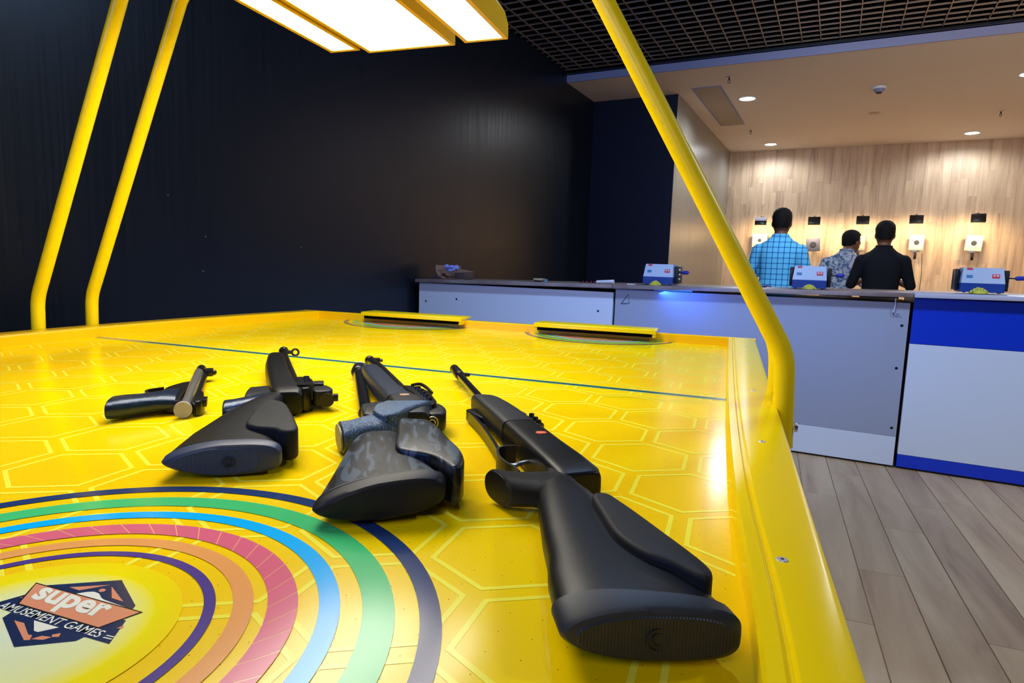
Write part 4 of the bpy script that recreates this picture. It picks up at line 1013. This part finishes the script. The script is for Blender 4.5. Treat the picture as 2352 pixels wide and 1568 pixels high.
def person(loc, rz, H, label, shirt_m, sleeves='long', lean=(0, 0), head_turn=0.0, head_off=(0, 0, 0), arms=None, bulk=1.0, collar=True, shirt_low=.86):
    """faces +Y before rz; lean = (sideways, forward) shift of the shoulders in metres"""
    t_ = empty('person', loc, rz, label, 'person', 'men standing behind the counter')
    k = H / 1.68
    def sh(p):   # shear the upper body
        x, y, z = p; f_ = max(0.0, (z - .92)) / .48
        return V(((x + lean[0] * f_), (y + lean[1] * f_), z - .02 * f_ * abs(lean[0] + lean[1]))) * k
    tor = [(.80, .150, .105), (.88, .168, .118), (.95, .160, .112), (1.02, .150, .108), (1.12, .158, .114), (1.22, .172, .118), (1.29, .176, .112), (1.34, .155, .098), (1.38, .118, .080), (1.41, .085, .066), (1.435, .064, .058)]
    def torso(mb, e, zs=0.0):
        st = [(sh((0, 0.0, z)), V(((a_ + e) * bulk * k, 0, 0)), V((0, (b_ + e) * bulk * k, 0)), 2.5) for z, a_, b_ in tor if z >= zs]
        loft(mb, st, 28)
    A = arms or {-1: [(-.185, 0, 1.29), (-.262, .02, 1.05), (-.13, .26, 1.10)], 1: [(.185, 0, 1.29), (.262, .02, 1.05), (.13, .26, 1.10)]}
    body = MB(); torso(body, -.008)
    ax, ay = head_off[0] + lean[0], head_off[1] + lean[1]
    hc = V((ax, ay + .02, 1.565 + head_off[2])) * k
    body.tube([sh((0, 0, 1.38)), (sh((0, .0, 1.44)) + hc) / 2 - V((0, 0, .01)), hc - V((0, 0.01, .05))], [.066 * k, .056 * k, .055 * k], 16)
    Rh = Matrix.Rotation(head_turn, 3, 'Z')
    hs = 1.08
    hd = [(-.125, .010, .040, .045, .030), (-.10, .020, .052, .062, .022), (-.06, .030, .066, .085, .008), (-.01, .0, .074, .094, .0), (.04, .0, .076, .096, -.004), (.08, .0, .066, .084, -.006), (.105, .0, .045, .058, -.008), (.118, 0, .018, .024, -.008)]
    loft(body, [(hc + Rh @ V((0, dy * k, z * k * 1.03)), Rh @ V((a_ * k * hs, 0, 0)), Rh @ V((0, b_ * k * hs, 0)), 2.1) for z, _, a_, b_, dy in hd], 24)
    for s_ in (-1, 1):
        body.sphere(hc + Rh @ V((s_ * .084 * k, -.005 * k, -.02 * k)), .016 * k, 8, sc=(.6, 1.1, 1.9))
    body.sphere(hc + Rh @ V((0, .104 * k, -.028 * k)), .013 * k, 8, sc=(.9, 1.2, 1.6))
    for s_ in (-1, 1):
        sp_, el, wr_ = [sh(q) for q in A[s_]]
        limb(body, [sp_, (sp_ + el) / 2, el], [.046 * k, .042 * k, .036 * k]); limb(body, [el, (el * .6 + wr_ * .4), wr_], [.036 * k, .035 * k, .024 * k])
        d = (wr_ - el).normalized(); side = V((0, 0, 1)).cross(d).normalized(); up = d.cross(side)
        pc = wr_ + d * .05 * k
        loft(body, [(wr_, side * .022 * k, up * .016 * k, 2.3), (pc, side * .038 * k, up * .014 * k, 2.5), (wr_ + d * .09 * k, side * .038 * k, up * .012 * k, 2.5)], 14)
        for q, ln_ in enumerate((.062, .072, .066, .052)):
            b0 = wr_ + d * .085 * k + side * (-.028 + q * .0187) * k
            body.tube([b0, b0 + d * ln_ * .45 * k - up * .004, b0 + d * ln_ * .75 * k - up * .018 * k, b0 + d * ln_ * .85 * k - up * .032 * k], [.0085 * k, .008 * k, .0075 * k, .006 * k], 8)
        tb0 = wr_ + d * .03 * k - side * s_ * -.026 * k
        body.tube([tb0, tb0 + d * .03 * k + side * s_ * .022 * k, tb0 + d * .058 * k + side * s_ * .020 * k - up * .01 * k], [.011 * k, .010 * k, .007 * k], 8)
    for s_ in (-1, 1):
        limb(body, [V((s_ * .085, 0, .84)) * k, V((s_ * .095, .012, .47)) * k, V((s_ * .10, 0, .09)) * k], [.078 * k, .052 * k, .036 * k])
    mesh_apply(body, 'body', M_skin, .0085 * k, t_, 3)
    eyes = MB()
    for s_ in (-1, 1): eyes.sphere(hc + Rh @ V((s_ * .030 * k, .090 * k, .004 * k)), .011 * k, 8)
    eyes.build('eyes', mat('eye_dark', (0.02, 0.015, 0.012, 1), .2), t_)
    mouth = MB(); mouth.sphere(hc + Rh @ V((0, .100 * k, -.068 * k)), .018 * k, 8, sc=(1.2, .4, .35)); mouth.build('mouth', mat('lips', srgb(130, 70, 60), .5), t_)
    # hair: cap over the skull, low at the back
    hair = MB(); n = 28; R = []
    for z, a_, b_ in ((-.055, .071, .090), (-.03, .078, .099), (.01, .082, .103), (.05, .083, .105), (.085, .075, .096), (.112, .055, .070), (.127, .030, .036), (.131, .008, .01)):
        ring = []
        for q in range(n):
            an = 2 * PI * q / n; c1, s1 = math.cos(an), math.sin(an)
            zz = z
            if s1 > .1 and z < .075: zz = z + (.075 - z) * min(1, (s1 - .1) * 2.2)
            elif abs(c1) > .8 and z < .0: zz = z + .02
            ring.append(hc + Rh @ V((a_ * c1 * k * hs * (1 + .02 * math.sin(7 * an + z * 90)), (b_ * s1 * hs - .006) * k, zz * k * 1.04)))
        R.append(ring)
    hair.rings(R, True); hair.build('hair', M_hair, t_, angle=80)
    # shirt
    s_m = MB(); torso(s_m, .012, shirt_low)
    for s_ in (-1, 1):
        sp_, el, wr_ = [sh(q) for q in A[s_]]
        sx_ = sh((s_ * .12, 0, 1.315))
        limb(s_m, [sx_, sp_, (sp_ + el) / 2, el], [.066 * k * bulk, .068 * k * bulk, .058 * k * bulk, .052 * k])
        if sleeves == 'long': limb(s_m, [el, (el + wr_) / 2, wr_ - (wr_ - el) * .1], [.052 * k, .046 * k, .038 * k])
    o_s = mesh_apply(s_m, 'shirt', shirt_m, .010 * k, t_, 6)
    if collar:
        cb_ = sh((0, 0, 1.425)); cm_ = MB()
        cm_.tube([cb_ + V((.066 * k * math.cos(2 * PI * q / 20), .060 * k * math.sin(2 * PI * q / 20), (.012 if math.sin(2 * PI * q / 20) < 0 else -.004) * k)) for q in range(20)], .014 * k, 8, closed=True)
        cm_.build('collar', shirt_m, t_)
    tr = MB()
    for s_ in (-1, 1): limb(tr, [V((s_ * .088, 0, .84)) * k, V((s_ * .097, .012, .47)) * k, V((s_ * .10, 0, .07)) * k], [.092 * k, .066 * k, .052 * k])
    loft(tr, [(V((0, 0, z)) * k, V((a_ * k, 0, 0)), V((0, b_ * k, 0)), 2.4) for z, a_, b_ in ((.78, .165, .12), (.84, .175, .125), (.90, .172, .122), (.96, .160, .114))], 24)
    mesh_apply(tr, 'trousers', M_trous, .011 * k, t_, 4)
    for s_ in (-1, 1):
        so = MB(); loft(so, [(V((s_ * .105, -.08, .035)) * k, V((.034, 0, 0)) * k, V((0, 0, .034)) * k, 2.5), (V((s_ * .105, 0, .04)) * k, V((.042, 0, 0)) * k, V((0, 0, .039)) * k, 2.6), (V((s_ * .108, .12, .03)) * k, V((.046, 0, 0)) * k, V((0, 0, .029)) * k, 2.6), (V((s_ * .108, .18, .022)) * k, V((.034, 0, 0)) * k, V((0, 0, .021)) * k, 2.5)], 18, r0=20, r1=20)
        so.build('shoe', M_shoe, t_)
    return t_

M_plaid = mat('blue_checked_cloth', srgb(80, 180, 235), .8, spec=.2)
c_ = coords(M_plaid, (1, 1, 1)); sp = N(M_plaid, 'ShaderNodeSeparateXYZ'); L(M_plaid, c_, sp.inputs[0])
def plaid_line(axis, per, wd):
    a_ = N(M_plaid, 'ShaderNodeMath', operation='DIVIDE'); a_.inputs[1].default_value = per; L(M_plaid, sp.outputs[axis], a_.inputs[0])
    b_ = N(M_plaid, 'ShaderNodeMath', operation='PINGPONG'); b_.inputs[1].default_value = .5; L(M_plaid, a_.outputs[0], b_.inputs[0])
    q_ = N(M_plaid, 'ShaderNodeMapRange', interpolation_type='SMOOTHSTEP'); q_.inputs['From Min'].default_value = wd; q_.inputs['From Max'].default_value = wd * 2.2
    q_.inputs['To Min'].default_value = 1; q_.inputs['To Max'].default_value = 0; L(M_plaid, b_.outputs[0], q_.inputs['Value']); return q_.outputs[0]
la, lb = plaid_line(0, .05, .05), plaid_line(2, .05, .05)
ad = N(M_plaid, 'ShaderNodeMath', operation='ADD'); ad.use_clamp = False; L(M_plaid, la, ad.inputs[0]); L(M_plaid, lb, ad.inputs[1])
hf = N(M_plaid, 'ShaderNodeMath', operation='MULTIPLY'); hf.inputs[1].default_value = .5; L(M_plaid, ad.outputs[0], hf.inputs[0])
rp = ramp(M_plaid, [(0, srgb(110, 205, 250)), (.5, srgb(40, 128, 195)), (1, srgb(16, 60, 125))]); L(M_plaid, hf.outputs[0], rp.inputs[0]); L(M_plaid, rp.outputs[0], bsdf(M_plaid).inputs['Base Color'])
M_print = mat('grey_blue_print_cloth', srgb(150, 160, 180), .8, spec=.2)
c_ = coords(M_print, (22, 22, 22)); nn = N(M_print, 'ShaderNodeTexNoise', i_Scale=1.0, i_Detail=3.0, i_Distortion=1.0); L(M_print, c_, nn.inputs['Vector'])
rp = ramp(M_print, [(.38, srgb(62, 84, 120)), (.48, srgb(120, 138, 168)), (.60, srgb(186, 190, 200))]); L(M_print, nn.outputs['Fac'], rp.inputs[0]); L(M_print, rp.outputs[0], bsdf(M_print).inputs['Base Color'])
M_blk = mat('black_cloth', (0.006, 0.007, 0.011, 1), .85, spec=.2)

person((-.515, 6.5, 0), 0.0, 1.655, 'man in a blue checked shirt seen from behind, leftmost of three', M_plaid, 'long')
person((.36, 6.9, 0), 0.0, 1.565, 'man in a black shirt seen from behind, rightmost of three', M_blk, 'short', bulk=1.0)
person((-.01, 7.6, 0), -.15, 1.56, 'man in a grey blue patterned shirt bending forward, middle of three', M_print, 'long', lean=(.05, .16), head_turn=-.6, head_off=(.03, .06, -.03), bulk=.88)
